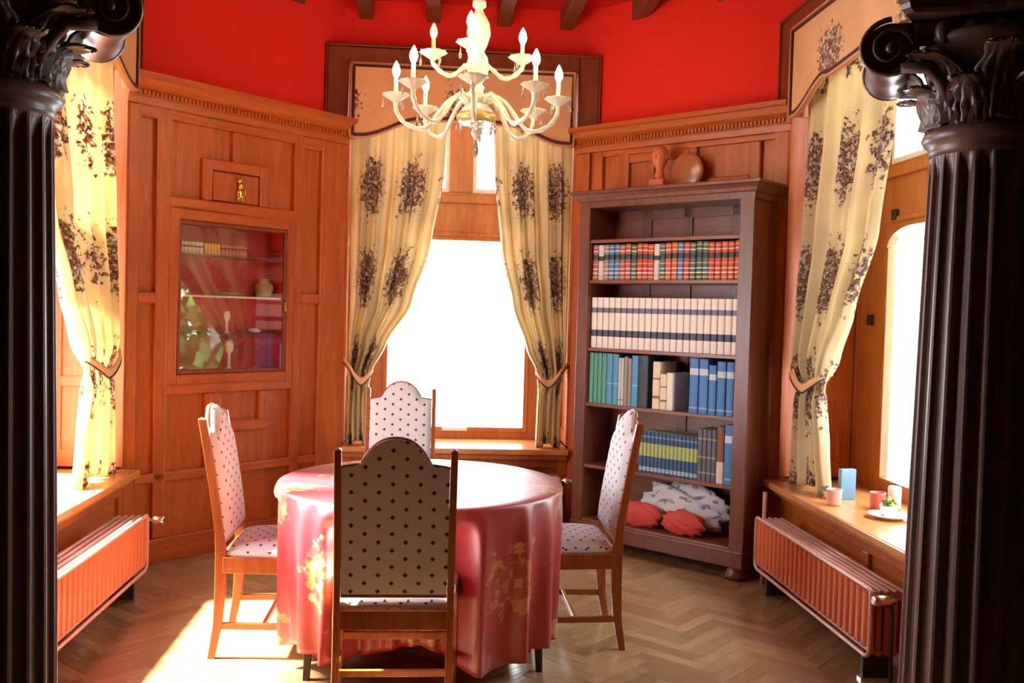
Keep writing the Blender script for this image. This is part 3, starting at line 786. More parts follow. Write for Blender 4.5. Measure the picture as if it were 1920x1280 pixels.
ORD = ['first', 'second', 'third', 'fourth', 'fifth', 'sixth', 'seventh', 'eighth', 'ninth', 'tenth', 'eleventh', 'twelfth', 'thirteenth', 'fourteenth', 'fifteenth', 'sixteenth', 'seventeenth', 'eighteenth', 'nineteenth', 'twentieth', 'twenty-first', 'twenty-second', 'twenty-third', 'twenty-fourth', 'twenty-fifth', 'twenty-sixth', 'twenty-seventh', 'twenty-eighth']
BM = {}
def book(F, s, y, z, th, dp, h, mat, label, group, lean=0, name='book'):
    key = (round(th, 4), round(dp, 3), round(h, 3), mat)
    if key not in BM:
        mb = MB(); k = 8; w = th/2
        poly = [(w, dp), (-w, dp), (-w, .006)] + [(-w*cos(pi*i/k), .006-.006*sin(pi*i/k)) for i in range(1, k)] + [(w, .006)]
        # cover slab (spine rounded) plus the page block standing a little lower
        n = len(mb.v); kk = len(poly); inset = .004
        mb.v += [(x, yy, 0) for x, yy in poly] + [(x, yy, h) for x, yy in poly]
        for i in range(kk):
            j = (i+1) % kk; mb.face([n+i, n+j, n+kk+j, n+kk+i], mat)
        mb.face([n+i for i in range(kk)][::-1], mat)
        top = [(x*.80, yy*.97+.004) for x, yy in poly]; n2 = len(mb.v)
        mb.v += [(x, yy, h) for x, yy in top]
        for i in range(kk):
            j = (i+1) % kk; mb.face([n+kk+i, n+kk+j, n2+j, n2+i], mat)
        n3 = len(mb.v); mb.v += [(x, yy, h-inset) for x, yy in top]
        for i in range(kk):
            j = (i+1) % kk; mb.face([n2+i, n2+j, n3+j, n3+i], 'paper')
        mb.face([n3+i for i in range(kk)], 'paper')
        o = mb.build(name); BM[key] = o.data
    else:
        o = bpy.data.objects.new(name, BM[key]); COL.objects.link(o)
    o.matrix_world = F @ Matrix.Translation((s, y, z)) @ Matrix.Rotation(lean, 4, 'Y')
    tag(o, label, 'book', group); return o
rnd = random.Random(11)
cnt = {}
cname = {'book_red': 'red', 'book_rose': 'dull rose', 'book_blue': 'blue', 'book_green': 'dark green', 'book_white': 'whitish', 'book_grey': 'grey', 'book_orange': 'orange-red'}
seq = 'rose white grey blue blue rose rose green red red red white green orange orange blue red green green green red red orange red red'.split()
wd = (i1-i0-.008)/len(seq)
for i, c in enumerate(seq):
    book(F_S, i0+.004+wd*(i+.5), .035+rnd.uniform(0, .006), 1.7855, wd-.003, .17, .232+rnd.uniform(-.004, .004), 'book_'+c, '%s gilt-banded volume, %s from left in the multicoloured row' % (cname['book_'+c], ORD[i]), 'gilt-banded volumes on the upper book shelf')
n = 23; wd = (i1-i0-.006)/n
for i in range(n):
    book(F_S, i0+.003+wd*(i+.5), .04, 1.3355, wd-.004, .2, .335, 'book_cream', 'cream volume with two dark bands, %s from the left in its row' % ORD[i], 'cream volumes in one long row')
# third row
x = i0+.003; row3 = [('leaf', .036, .335, 'green'), ('leaf', .034, .333, 'green'), ('leaf', .034, .335, 'green'), ('leaf', .036, .334, 'green'), ('sky', .05, .335, 'bright blue'), ('sky', .046, .333, 'bright blue'), ('pale', .022, .31, 'pale'), ('pale', .022, .31, 'pale'), ('taupe', .030, .32, 'taupe'), ('taupe', .03, .31, 'taupe'), ('sky', .05, .33, 'bright blue'), ('navy', .075, .335, 'near-black')]
seen = {}
for i, (c, w, h, nm) in enumerate(row3):
    lab = '%s tall book, %s from the left on the middle shelf' % (nm, ORD[i])
    book(F_S, x+w/2, .035, .9675, w-.002, .2, h, 'book_'+c, lab, 'tall books at the left of the middle shelf', lean=-.0); x += w
x += .035
for i, (c, w, h, lab) in enumerate([('parchment', .055, .30, 'thick parchment-coloured old book with brown bands, tallest of three mid-shelf'), ('parchment', .05, .225, 'shorter parchment-coloured book, between the two other pale ones mid-shelf'), ('paper', .045, .235, 'plain pale cream book before the dark gap mid-shelf')]):
    if c == 'paper': book_mat('book_paper', (.86, .80, .68), [])
    book(F_S, x+w/2, .035, .9675, w-.002, .2, h, 'book_'+c, lab, 'pale old books mid-shelf'); x += w
x = 1.155
for i, w in enumerate((.066, .066, .055, .062, .055)):
    book(F_S, x+w/2, .03, .9675, w-.006, .2, (.335, .335, .30, .325, .325)[i], 'book_azure', 'blue volume with pale title band, %s of five at the middle shelf right' % ORD[i], 'blue bound volumes on the middle shelf'); x += w+.001
# fourth row
x = .80; n = 15
for i in range(n):
    w = .0285; book(F_S, x+w/2, .04, .5555, w-.002, .19, .262, 'book_encyclopedia', 'small dark blue book with yellow-green band, %s from the left behind the right chair' % ORD[i], 'dark blue banded set on the lower book shelf'); x += w
for i in range(4):
    w = .032; book(F_S, x+w/2, .035, .5555, w-.002, .19, .318, 'book_slate', 'tall slate-grey ribbed volume, %s of four beside the dark blue set' % ORD[i], 'slate ribbed volumes on the lower book shelf'); x += w
book(F_S, x+.026, .035, .5555, .048, .19, .345, 'book_brown', 'brown book with pale lower half, between slate and blue ones', None); x += .054
book(F_S, x+.032, .03, .5555, .058, .19, .36, 'book_azure', 'single tall blue book at the right end of the lower book shelf', None); x += .06

# folded textiles in the bottom compartment
def lump(name, c, dims, mat, seed, wr=.12, label='', cat='', stripes=0, mat2=None, F=F_S):
    rn = random.Random(seed); mb = MB(); ph = [(rn.uniform(2, 7), rn.uniform(2, 7), rn.uniform(0, 6), rn.uniform(.3, 1)) for _ in range(6)]
    nu, nv = 56, 28
    def fn(u, v):
        a = 2*pi*u; p = pi*(v-.5); x, y, z = cos(a)*cos(p), sin(a)*cos(p), sin(p)
        k = 1+sum(A*wr*.4*sin(fx*x*2+fy*z*2+f0+y*fx) for fx, fy, f0, A in ph)
        k *= 1+wr*.5*abs(sin(x*5+z*7+seed))
        k *= 1+.035*sin(11*x+7*z+seed)+.03*sin(17*z-9*x+5*y)+.02*sin(29*x+13*y)
        zz = z*k
        sx = abs(x)**.85*(1 if x > 0 else -1)
        return (c[0]+sx*dims[0]*k, c[1]+y*dims[1]*min(1.12, k), max(c[2]+.001-dims[2]*.0, c[2]+dims[2]*.5+zz*dims[2]*.5*(1 if zz > 0 else 1)))
    mb.sheet(nu, nv, fn, mat, lambda u, v: (u*1.2, v*.5), closed=True)
    if mat2:
        k2 = mb.mi(mat2)
        for i in range(len(mb.f)):
            u = (i % nu)/nu; v = (i//nu)/nv
            if int(v*nv) % 6 in (2,) : mb.m[i] = k2
    o = mb.build(name, mtx=F); tag(o, label, cat); return o
cloth_mat('quilt_print', (.78, .75, .77), [(.2, .2, .3), (.5, .45, .5), (.3, .3, .4)], .08, .08, .022, .022, transl=0, noise=40)
lump('quilt', (1.06, .205, .195), (.30, .08, .29), 'quilt_print', 4, .10, 'white printed quilt bunched in the bottom of the bookshelf', 'quilt')
lump('cushion', (1.13, .066, .192), (.145, .048, .15), 'cushion_red', 9, .10, 'crumpled dark red cloth in front of the white quilt', 'cloth')
lump('cushion', (.80, .066, .192), (.16, .045, .16), 'cushion_red', 2, .08, 'folded red cloth under the left end of the white quilt, beside the chair', 'cloth')

# bust and glass plate on top of the bookshelf
bt = thing('bust', 'small terracotta bust on a square block, on top of the bookshelf', 'figurine', F_S @ T(.795, .19, 2.376))
MB().box(-.055, .055, -.045, .045, 0, .07, 'bust_clay').build('pedestal', bt, bevel=.006)
MB().lathe([(.028, .07), (.034, .09), (.03, .11), (.024, .13), (.03, .15), (.045, .175), (.053, .21), (.052, .245), (.038, .275), (.012, .288), (0, .289)], 'bust_clay', n=20).build('head', bt)
mb = MB(); mb.ball((.0, -.05, .21), .012, 'bust_clay', 8, 6, (.8, 1, 1.4)); mb.ball((-.02, -.045, .23), .007, 'bust_clay', 8, 6); mb.ball((.02, -.045, .23), .007, 'bust_clay', 8, 6); mb.ball((.052, 0, .215), .012, 'bust_clay', 8, 6, (.5, 1, 1.5)); mb.ball((-.052, 0, .215), .012, 'bust_clay', 8, 6, (.5, 1, 1.5))
mb.build('face', bt)
plain('plate_wood', (.42, .14, .05), .2)
gp = thing('wall_plate', 'faint round polished plate leaning behind the bust on the bookshelf', 'plate', F_S @ T(.955, .27, 2.376))
MB().lathe([(0, 0), (.10, 0), (.118, .008), (.12, .014), (.10, .010), (0, .008)], 'plate_wood', n=36, axis='y', c=(0, -.02, .12)).build('plate_disc', gp)
MB().box(-.04, .04, -.045, .0, 0, .012, 'plate_wood').build('plate_foot', gp, bevel=.003)

# ------------------------------------------------------------------ display cabinet set in the left panelling
cab = thing('display_cabinet', 'glazed display cabinet with red interior, set in the left panelling', 'cabinet', F_DL)
mb = MB(); a0, a1, c0, c1, dd = .330, 1.126, 1.126, 2.056, .195
mb.box(a0, a1, dd-.01, dd, c0, c1, 'cabinet_red'); mb.box(a0, a0+.012, .03, dd-.01, c0, c1, 'cabinet_red'); mb.box(a1-.012, a1, .03, dd-.01, c0, c1, 'cabinet_red'); mb.box(a0, a1, .03, dd-.01, c0, c0+.012, 'cabinet_red'); mb.box(a0, a1, .03, dd-.01, c1-.012, c1, 'cabinet_red')
mb.build('cabinet_box', cab)
for z in (1.37, 1.608, 1.862):
    MB().box(a0+.013, a1-.013, .05, dd-.011, z-.012, z, 'shade_white' if z == 1.608 else 'shelf_wood').build('cabinet_shelf', cab)
mb = MB(); f = .022; mb.box(a0, a0+f, .004, .028, c0, c1, 'trim_wood'); mb.box(a1-f, a1, .004, .028, c0, c1, 'trim_wood'); mb.box(a0+f, a1-f, .004, .028, c0, c0+f, 'trim_wood'); mb.box(a0+f, a1-f, .004, .028, c1-f, c1, 'trim_wood')
dr = mb.build('cabinet_door', cab, bevel=.004)
gp_ = MB().box(-(a1-a0)/2+f, (a1-a0)/2-f, -.002, .002, c0+f, c1-f, 'glass').build('glass', dr); gp_.location = ((a0+a1)/2, .030, 0); gp_.rotation_euler = (0, 0, math.radians(-2.5))
MB().box(a1-.019, a1-.007, -.004, .004, 1.52, 1.58, 'brass').build('door_catch', dr)
x = a0+.025
for i in range(7):
    book(F_DL, x+.013, .07, 1.8625, .025, .09, .072, 'book_white', 'tiny whitish book, %s from left behind the cabinet glass' % ORD[i], 'tiny whitish books in the display cabinet'); x += .0265
x += .008
for i in range(5):
    book(F_DL, x+.011, .07, 1.8625, .021, .09, .07, 'book_yellow', 'tiny yellow book, %s of five behind the cabinet glass' % ORD[i], 'tiny yellow books in the display cabinet'); x += .0225
x += .008
for i in range(7):
    book(F_DL, x+.013, .07, 1.8625, .025, .09, .07, 'book_red', 'tiny red book, %s of seven behind the cabinet glass' % ORD[i], 'tiny red books in the display cabinet'); x += .0265
o = MB().lathe([(0, 0), (.035, 0), (.05, .02), (.062, .05), (.058, .08), (.035, .10), (.028, .112), (.034, .125), (.026, .125), (0, .12)], 'stone_pot', n=24).build('round_pot', mtx=F_DL @ T(1.02, .11, 1.6085)); tag(o, 'round stone-coloured pot on the middle shelf of the display cabinet', 'pot')
o = MB().lathe([(0, 0), (.07, 0), (.10, .012), (.12, .02), (.11, .022), (.06, .012), (0, .01)], 'stone_pot', n=24).build('shallow_dish', mtx=F_DL @ T(.74, .108, 1.6085) @ Matrix.Scale(.55, 4, (0, 1, 0))); tag(o, 'shallow grey dish in the middle of the display cabinet', 'dish')
o = MB().lathe([(0, 0), (.03, 0), (.045, .015), (.03, .03), (0, .035)], 'porcelain', n=20).build('porcelain_lid', mtx=F_DL @ T(.95, .11, 1.3705)); tag(o, 'small white porcelain dish on the low shelf of the display cabinet', 'dish')
o = MB().lathe([(0, 0), (.04, 0), (.012, .012), (.01, .10), (.028, .12), (.03, .16), (.02, .19), (0, .195)], 'porcelain', n=20).build('goblet', mtx=F_DL @ T(.76, .11, 1.1385)); tag(o, 'pale goblet standing at the bottom of the display cabinet', 'goblet')
o = MB().lathe([(0, 0), (.03, 0), (.01, .012), (.009, .07), (.022, .10), (.018, .14), (0, .142)], 'porcelain', n=20).build('goblet', mtx=F_DL @ T(.74, .11, 1.3705)); tag(o, 'pale slim goblet on the low shelf of the display cabinet', 'goblet')
# brass ornament above it
o = thing('brass_ornament', 'small gold animal-shaped ornament on the panel above the display cabinet', 'ornament', F_DL @ T(.748, 0, 2.21))
mb = MB(); mb.ball((0, -.004, .045), .030, 'brass', 12, 8, (.9, .5, 1.3)); mb.ball((.002, -.006, .095), .024, 'brass', 12, 8, (.9, .5, 1)); mb.ball((-.005, -.006, .128), .019, 'brass', 12, 8, (1, .6, .9)); mb.ball((.012, -.008, .02), .016, 'brass', 8, 6, (1, .5, .8)); mb.ball((-.014, -.008, .018), .016, 'brass', 8, 6, (1, .5, .8))
mb.tube([(.022, -.005, .03), (.034, -.006, .05), (.03, -.006, .08), (.02, -.006, .09)], .005, 'brass', 6); mb.tube([(-.012, -.006, .14), (-.016, -.006, .15)], .004, 'brass', 6); mb.tube([(.004, -.006, .14), (.008, -.006, .15)], .004, 'brass', 6)
mb.build('figure', o)
MB().box(-.024, .024, -.012, .002, -.004, .010, 'brass').build('ornament_base', o, bevel=.002)

# ------------------------------------------------------------------ curtains, tiebacks and valances
def curtain(F, pts, label, nf=7, dep=.042, flip=1, tie=None, hang=.03, uoff=0., band=True):
    """pts: (z, a, b) = outer and inner edge of the cloth at heights from top to hem"""
    root = thing('curtain', label, 'curtain', F)
    zs = [p[0] for p in pts]
    def at(z):
        for (za, a, b_), (zb, c, d) in zip(pts, pts[1:]):
            if za >= z >= zb:
                k = (za-z)/(za-zb); k = k*k*(3-2*k)*.5+k*.5; return a+(c-a)*k, b_+(d-b_)*k
        return pts[-1][1:]
    full = max(abs(p[2]-p[1]) for p in pts)
    nu, nv = 130, 70; z1, z0 = zs[0], zs[-1]
    def fn(u, v):
        z = z1+(z0-z1)*v; a, b_ = at(z); wdt = abs(b_-a)
        g = min(1.0, wdt/full); k = dep*(1.0 + .5*(1-g) - (.45 if tie and z < tie else 0)) * (.55+.45*min(1, v*3))
        if tie: k *= 1-.55*exp(-((z-tie)/.07)**2)
        y = k*(sin(u*nf*2*pi+.25*sin(v*3))+.35*sin(u*nf*4.3*pi+1+v*.8))
        x = a+(b_-a)*(u+.006*sin(u*nf*2*pi*1.5+v*2))
        zz = z - (.03*u*flip*0 + (.02*sin(u*9)*v if v > .9 else 0))
        return (x, y, zz)
    arc = [0.]                                     # true cloth length, so the print is not stretched over the folds
    for i in range(nu):
        p, q_ = fn(i/nu, .35), fn((i+1)/nu, .35); arc.append(arc[-1]+sqrt((p[0]-q_[0])**2+(p[1]-q_[1])**2))
    MB().sheet(nu, nv, fn, 'curtain_cloth', lambda u, v: (arc[int(round(u*nu))]+uoff, (z1+(z0-z1)*v)-.18)).build('drape', root, fix=False, solid=.002)
    if tie and band:
        a, b_ = at(tie); w = b_-a; hk = a-w*.10; sg = 1 if w > 0 else -1
        pts3 = []; 
        hook = (a - sg*.045, .0, tie+.14)
        low = (a+w*.62, -.075, tie-.03); end = (b_+sg*.012, -.02, tie+.05)
        path = [hook, (a+w*.15, -.075, tie+.065), (a+w*.38, -.085, tie+.005), low, (b_-w*.12, -.07, tie+.0), end, (b_, .04, tie+.07)]
        P = []
        for i in range(len(path)-1):
            for k in range(6):
                t_ = k/6; p0 = Vector(path[max(0, i-1)]); p1 = Vector(path[i]); p2 = Vector(path[i+1]); p3 = Vector(path[min(len(path)-1, i+2)])
                P.append(.5*((2*p1)+(-p0+p2)*t_+(2*p0-5*p1+4*p2-p3)*t_*t_+(-p0+3*p1-3*p2+p3)*t_**3))
        P.append(Vector(path[-1]))
        mb = MB(); n = len(P)
        def band_(u, v):
            p = P[min(n-1, int(round(u*(n-1))))]; h = .055*(1-.35*abs(2*u-1)); return (p.x, p.y-.006*sin(pi*v), p.z+(v-.5)*h)
        mb.sheet(n-1, 4, band_, 'valance_cloth', lambda u, v: (.05*u, v*.05))
        tb = mb.build('tieback', root, fix=False, solid=.006)
        MB().tube([(p.x, p.y-.006, p.z-.5*.055*(1-.35*abs(2*i/(n-1)-1))) for i, p in enumerate(P)], .005, 'trim_cord', 6).build('tieback_cord', tb)
    return root
FC = F_C @ Matrix.Translation((0, .03, 0)); O = .638
curtain(FC, [(2.98, .02, .70), (2.55, .02, .685), (2.0, .022, .60), (1.60, .03, .48), (1.30, .025, .30), (1.10, .03, .20), (1.0, .03, .185), (.8, .02, .19), (.595, .018, .20)],
        'flowered cream curtain at the left of the middle window, tied back', tie=1.07, nf=5)
curtain(FC, [(2.98, 1.60, 1.02), (2.55, 1.60, 1.04), (2.0, 1.60, 1.10), (1.60, 1.60, 1.19), (1.30, 1.60, 1.30), (1.12, 1.59, 1.385), (1.0, 1.575, 1.395), (.8, 1.57, 1.39), (.595, 1.575, 1.385)],
        'flowered cream curtain at the right of the middle window, beside the bookshelf', tie=1.08, nf=5, flip=-1, uoff=.07)
FR = F_R @ Matrix.Translation((0, .06, 0))
far = [(2.98, .10, 1.26), (2.55, .10, 1.22), (2.0, .10, 1.08), (1.60, .10, .82), (1.35, .12, .62), (1.2, .14, .52), (1.1, .14, .50), (.85, .10, .58), (.60, .06, .66)]
curtain(FR, far, 'flowered cream curtain at the far end of the right-hand window, tied back', tie=1.2, nf=5)
curtain(FR, [(2.98, 2.32, 1.72), (2.4, 2.32, 1.69), (2.0, 2.32, 1.71), (1.2, 2.30, 1.86), (.9, 2.30, 1.74), (.60, 2.30, 1.66)], 'flowered curtain at the near end of the right-hand window, mostly behind the column', tie=1.2, nf=5, band=False)
FLc = F_L @ Matrix.Translation((0, .04, 0))
curtain(FLc, [(z, SL-a, SL-b_) for z, a, b_ in far], 'sunlit flowered cream curtain at the left-hand window, beside the panelling', tie=1.2, nf=5, uoff=.12)

def valance(F, width, label, uo=.36):
    root = thing('valance', label, 'valance', F); n = 60; zt = 3.265
    def zb(t):
        e = min(t, 1-t)*width; E = min(.5, width*.33)
        if e < .07: return 2.745
        if e < E:
            k = (e-.07)/(E-.07); return 2.745+.13*(k*k*(3-2*k))
        return 2.875+.012*cos((t-.5)*pi*4)
    mb = MB(); th = .025
    xs = [width*i/n for i in range(n+1)]
    poly = [(x, zb(x/width)) for x in xs]+[(x, zt) for x in xs[::-1]]
    for i in range(n):
        a, c = xs[i], xs[i+1]; za, zc = zb(a/width), zb(c/width)
        for y, rv in ((0, 1), (th, -1)):
            b = len(mb.v); mb.v += [(a, y, za), (c, y, zc), (c, y, zt), (a, y, zt)]
            uv = [(a-uo, za-2.53), (c-uo, zc-2.53), (c-uo, zt-2.53), (a-uo, zt-2.53)]; mb.face([b, b+1, b+2, b+3], 'valance_cloth', uv)
        b = len(mb.v); mb.v += [(a, 0, za), (c, 0, zc), (c, th, zc), (a, th, za)]; mb.face([b, b+1, b+2, b+3], 'valance_cloth', [(0, 0)]*4)
        b = len(mb.v); mb.v += [(a, 0, zt), (c, 0, zt), (c, th, zt), (a, th, zt)]; mb.face([b, b+1, b+2, b+3], 'valance_cloth', [(0, 0)]*4)
    mb.box(0, .02, th, .08, 2.75, zt, 'valance_cloth'); mb.box(width-.02, width, th, .08, 2.75, zt, 'valance_cloth')
    mb.build('valance_board', root, fix=True)
    k = .022
    def loop(ins):
        P = loop_(ins); out = [P[0]]
        for p in P[1:]:
            if (Vector(p)-Vector(out[-1])).length > .004: out.append(p)
        return out
    def loop_(ins): return [(ins, -.005, zt-ins)] + [(ins, -.005, 2.745+ins)] + [(min(max(x, ins), width-ins), -.005, zb(x/width)+ins) for x in xs] + [(width-ins, -.005, 2.745+ins), (width-ins, -.005, zt-ins), (ins, -.005, zt-ins)]
    MB().tube(loop(.022), .009, 'trim_cord', 6).build('dark_cord', root)
    MB().tube(loop(.002), .009, 'cord_light', 6).build('light_cord', root)
valance(F_C @ Matrix.Translation((.015, -.05, 0)), SIDE-.04, 'scalloped flowered valance over the middle window, behind the chandelier')
valance(F_R @ Matrix.Translation((.13, -.055, 0)), SL-.26, 'scalloped flowered valance over the right-hand window, above the column scroll', uo=.09)
valance(F_L @ Matrix.Translation((.12, -.06, 0)), SL-.17, 'scalloped valance over the left-hand window, half hidden by the column scroll', uo=.2)

# ------------------------------------------------------------------ radiators
def radiator(F, length, label, valve_end=1, vdir=0, rows=5, z0=.135, z1=.425, depth=.175):
    """F: front plane at y=0, length along x, y into the wall"""
    root = thing('radiator', label, 'radiator', F, 'radiators under the window sills'); R = 'radiator_paint'
    sec = .058; n = int(length/sec)
    pitch_ = depth/rows
    for r in range(rows):
        y0 = r*pitch_; mb = MB(); th = pitch_*.62
        # rim and slotted face
        if r == 0:
            mb.box(0, length, y0+.010, y0+th, z0+.02, z1-.004, R)
            for i in range(n+1):
                x = length*i/n; w = .017
                xa, xb = max(0.004, x-w), min(length-.004, x+w)
                b = len(mb.v); k = 6
                for zz in (z0+.035, z1-.012):
                    for j in range(k+1):
                        a = pi*j/k; mb.v.append((x-w*cos(a) if 0 < i < n else max(.0, min(length, x-w*cos(a))), y0+.012-.012*sin(a), zz))
                for j in range(k): mb.face([b+j, b+j+1, b+k+1+j+1, b+k+1+j], R, smooth=True)
            for i in range(n): mb.ball((length*(i+.5)/n, y0+.008, z0+.036), .009, 'radiator_edge', 8, 6, (1, .6, .8))
            o = mb.build('slotted_panel', root)
            # frame: rounded rim
            P = []; rr = .045
            for cx, cz, a0 in ((rr, z0+rr, pi), (length-rr, z0+rr, 1.5*pi), (length-rr, z1-rr*.6, 0), (rr, z1-rr*.6, .5*pi)):
                q_ = rr if cz < .3 else rr*.6
                cx2 = q_ if cx < length/2 else length-q_
                for j in range(7):
                    a = a0+j*pi/12; P.append((cx2+q_*cos(a), y0+.004, cz+q_*sin(a)))
            P.append(P[0])
            MB().tube(P, .010, 'radiator_edge', 8).build('rim', o)
        else:
            mb.box(0.01, length-.01, y0, y0+th, z0+.02, z1-.012, R)
            mb.tube([(0, y0+th/2, z1-.012), (length, y0+th/2, z1-.012)], th*.55, 'radiator_edge', 8); mb.tube([(0, y0+th/2, z0+.02), (length, y0+th/2, z0+.02)], th*.55, R, 8)
            mb.build('rear_panel', root)
    # header pipes across the ends
    for x in (.018, length-.018):
        MB().tube([(x, -.0+.01, z1-.035), (x, depth, z1-.035)], .014, 'radiator_edge', 8).build('header_pipe', root)
    vx = length+.012 if valve_end > 0 else -.012; sg = 1 if valve_end > 0 else -1
    mb = MB(); mb.lathe([(.012, 0), (.012, .015), (.021, .02), (.024, .03), (.024, .075), (.02, .085), (0, .088)] if sg > 0 else [(0, -.088), (.02, -.085), (.024, -.075), (.024, -.03), (.021, -.02), (.012, -.015), (.012, 0)], 'valve_metal', c=(vx, .035, z1-.03), n=18, axis='x')
    if vdir:
        y0 = -.075 if vdir < 0 else -.005
        mb = MB().lathe([(.014, y0), (.022, y0+.006), (.024, y0+.03), (.024, y0+.068), (.016, y0+.078), (.012, y0+.10)] if vdir > 0 else [(.018, y0), (.024, y0+.008), (.024, y0+.05), (.02, y0+.058), (.012, y0+.065), (.012, y0+.11)], 'valve_metal', c=(vx+.018, 0, z1-.035), n=18, axis='y')
        mb.tube([(length-.01, y0+.09, z1-.035), (vx+.02, y0+.09, z1-.035)], .011, 'valve_metal', 10)
    v = mb.build('thermostat_valve', root)
    MB().tube([(vx+sg*.02, .075, z1-.04), (vx+sg*.02, .08, z1-.09), (vx+sg*.02, .085, .0)], .009, 'iron', 8).build('supply_pipe', root)
    ox = -.012 if valve_end > 0 else length+.012
    mb = MB(); mb.ball((ox, .02, z1-.045), .018, 'radiator_edge', 10, 8); mb.ball((ox, .02, z0+.04), .022, 'radiator_edge', 10, 8); mb.build('end_cap', root)
    for x in (.12, length-.12):
        mb = MB(); mb.box(x-.012, x+.012, .03, depth-.02, 0.0, z0+.03, 'iron'); mb.box(x-.02, x+.02, .02, depth-.01, 0, .012, 'valve_metal'); mb.build('foot', root)
    return root
FRr = frame((1.86, 5.235), (0, -1), (1, 0)); radiator(FRr, 1.43, 'red-brown slotted radiator on the right, under the sill with the plate', vdir=1)
FLr = frame((-1.49, 3.70), (0, 1), (-1, 0)); radiator(FLr, 1.43, 'red-brown slotted radiator on the left, below the sunlit sill', vdir=-1)
radiator(frame((-.38, 6.42), (1, 0), (0, 1)), 1.27, 'radiator below the middle window, hidden by the table but for its valve')
# wooden shim post standing between shelf and right radiator
o = MB().tube([(1.955, 5.36, .0), (1.955, 5.36, .545)], .013, 'radiator_edge', 10).build('heating_pipe'); tag(o, 'thin upright heating pipe between the bookshelf and the right radiator', 'pipe')

# ------------------------------------------------------------------ things on the right-hand sill
ZS = .5855
o = MB().box(-.045, .045, -.016, .016, 0, .165, 'box_blue').build('card_box', mtx=T(2.27, 4.97, ZS, .15), bevel=.002); tag(o, 'tall pale blue card box standing on the right-hand sill', 'box')
o = thing('glass_candle', 'pink candle in a short cup, nearest the blue box on the sill', 'candle', T(2.125, 4.80, ZS), 'candles on the right-hand sill')
MB().lathe([(0, 0), (.034, 0), (.037, .01), (.040, .075), (.042, .085), (.036, .085), (.034, .06), (0, .06)], 'candle_pink', n=24).build('candle_cup', o)
MB().lathe([(0, .06), (.033, .0605), (.0, .064)], 'porcelain', n=24).build('wax', o)
o = thing('glass_candle', 'dull red candle cup beside the plate on the right-hand sill', 'candle', T(2.325, 4.72, ZS), 'candles on the right-hand sill')
MB().lathe([(0, 0), (.034, 0), (.037, .01), (.040, .075), (.042, .085), (.036, .085), (.034, .06), (0, .06)], 'cup_red', n=24).build('candle_cup', o)
MB().lathe([(0, .06), (.033, .0605), (.0, .064)], 'porcelain', n=24).build('wax', o)
o = MB().lathe([(0, 0), (.032, 0), (.034, .008), (.034, .105), (.030, .115), (0, .11)], 'porcelain', n=24).build('pillar_candle', mtx=T(2.42, 4.73, ZS)); tag(o, 'white pillar candle at the back of the sill, by the window', 'candle')
o = MB().lathe([(0, 0), (.06, 0), (.065, .004), (.095, .016), (.105, .02), (.095, .022), (.06, .01), (0, .008)], 'porcelain', n=32).build('plate', mtx=T(2.27, 4.49, ZS)); tag(o, 'white plate carrying a small pot on the right-hand sill', 'plate')
o = thing('plant_pot', 'small white pot with ochre dried plant, standing on the white plate', 'pot', T(2.27, 4.49, ZS+.010))
MB().lathe([(0, 0), (.032, 0), (.044, .05), (.047, .055), (.041, .055), (0, .045)], 'porcelain', n=24).build('pot', o)
mb = MB(); rn = random.Random(5)
for i in range(26):
    a = rn.uniform(0, 6.28); r = rn.uniform(.004, .032); mb.ball((r*cos(a), r*sin(a), .055+rn.uniform(0, .03)), rn.uniform(.008, .014), 'plant_ochre' if i % 3 else 'leaf_green', 6, 4)
mb.build('plant', o)

# ------------------------------------------------------------------ chandelier
CX, CY = .185, 4.80
ch = thing('chandelier', 'gilt and glass chandelier with lit candle bulbs hanging before the middle window', 'chandelier', T(CX, CY, 0))
MB().lathe([(0, 2.42), (.012, 2.425), (.028, 2.45), (.02, 2.475), (.012, 2.485), (.04, 2.50), (.075, 2.53), (.085, 2.555), (.06, 2.59), (.035, 2.60), (.06, 2.625), (.055, 2.65), (.028, 2.67), (.022, 2.70), (.045, 2.73), (.06, 2.78), (.05, 2.83), (.03, 2.86), (.045, 2.89), (.062, 2.95), (.055, 3.0), (.028, 3.05), (.018, 3.07), (.035, 3.085), (.035, 3.11), (.012, 3.13), (0, 3.13)], 'chand_glass', n=24).build('stem', ch)
MB().lathe([(.085, 2.50), (.105, 2.53), (.09, 2.55), (.085, 2.53), (.085, 2.50)], 'gold_glass', n=24).build('lower_bowl', ch)
mb = MB(); z = 3.13; i = 0
while z < ZC-.05:
    P = []
    for k in range(13):
        a = 2*pi*k/12; dx = .011*cos(a); dz = .022*sin(a)
        P.append((dx, 0, z+.018+dz) if i % 2 else (0, dx, z+.018+dz))
    mb.tube(P, .0028, 'gold_glass', 5); z += .034; i += 1
mb.build('chain', ch)
MB().lathe([(0, ZC-.05), (.02, ZC-.05), (.05, ZC-.02), (.06, ZC-.001), (0, ZC-.001)], 'gold_glass', n=24).build('ceiling_rose', ch)
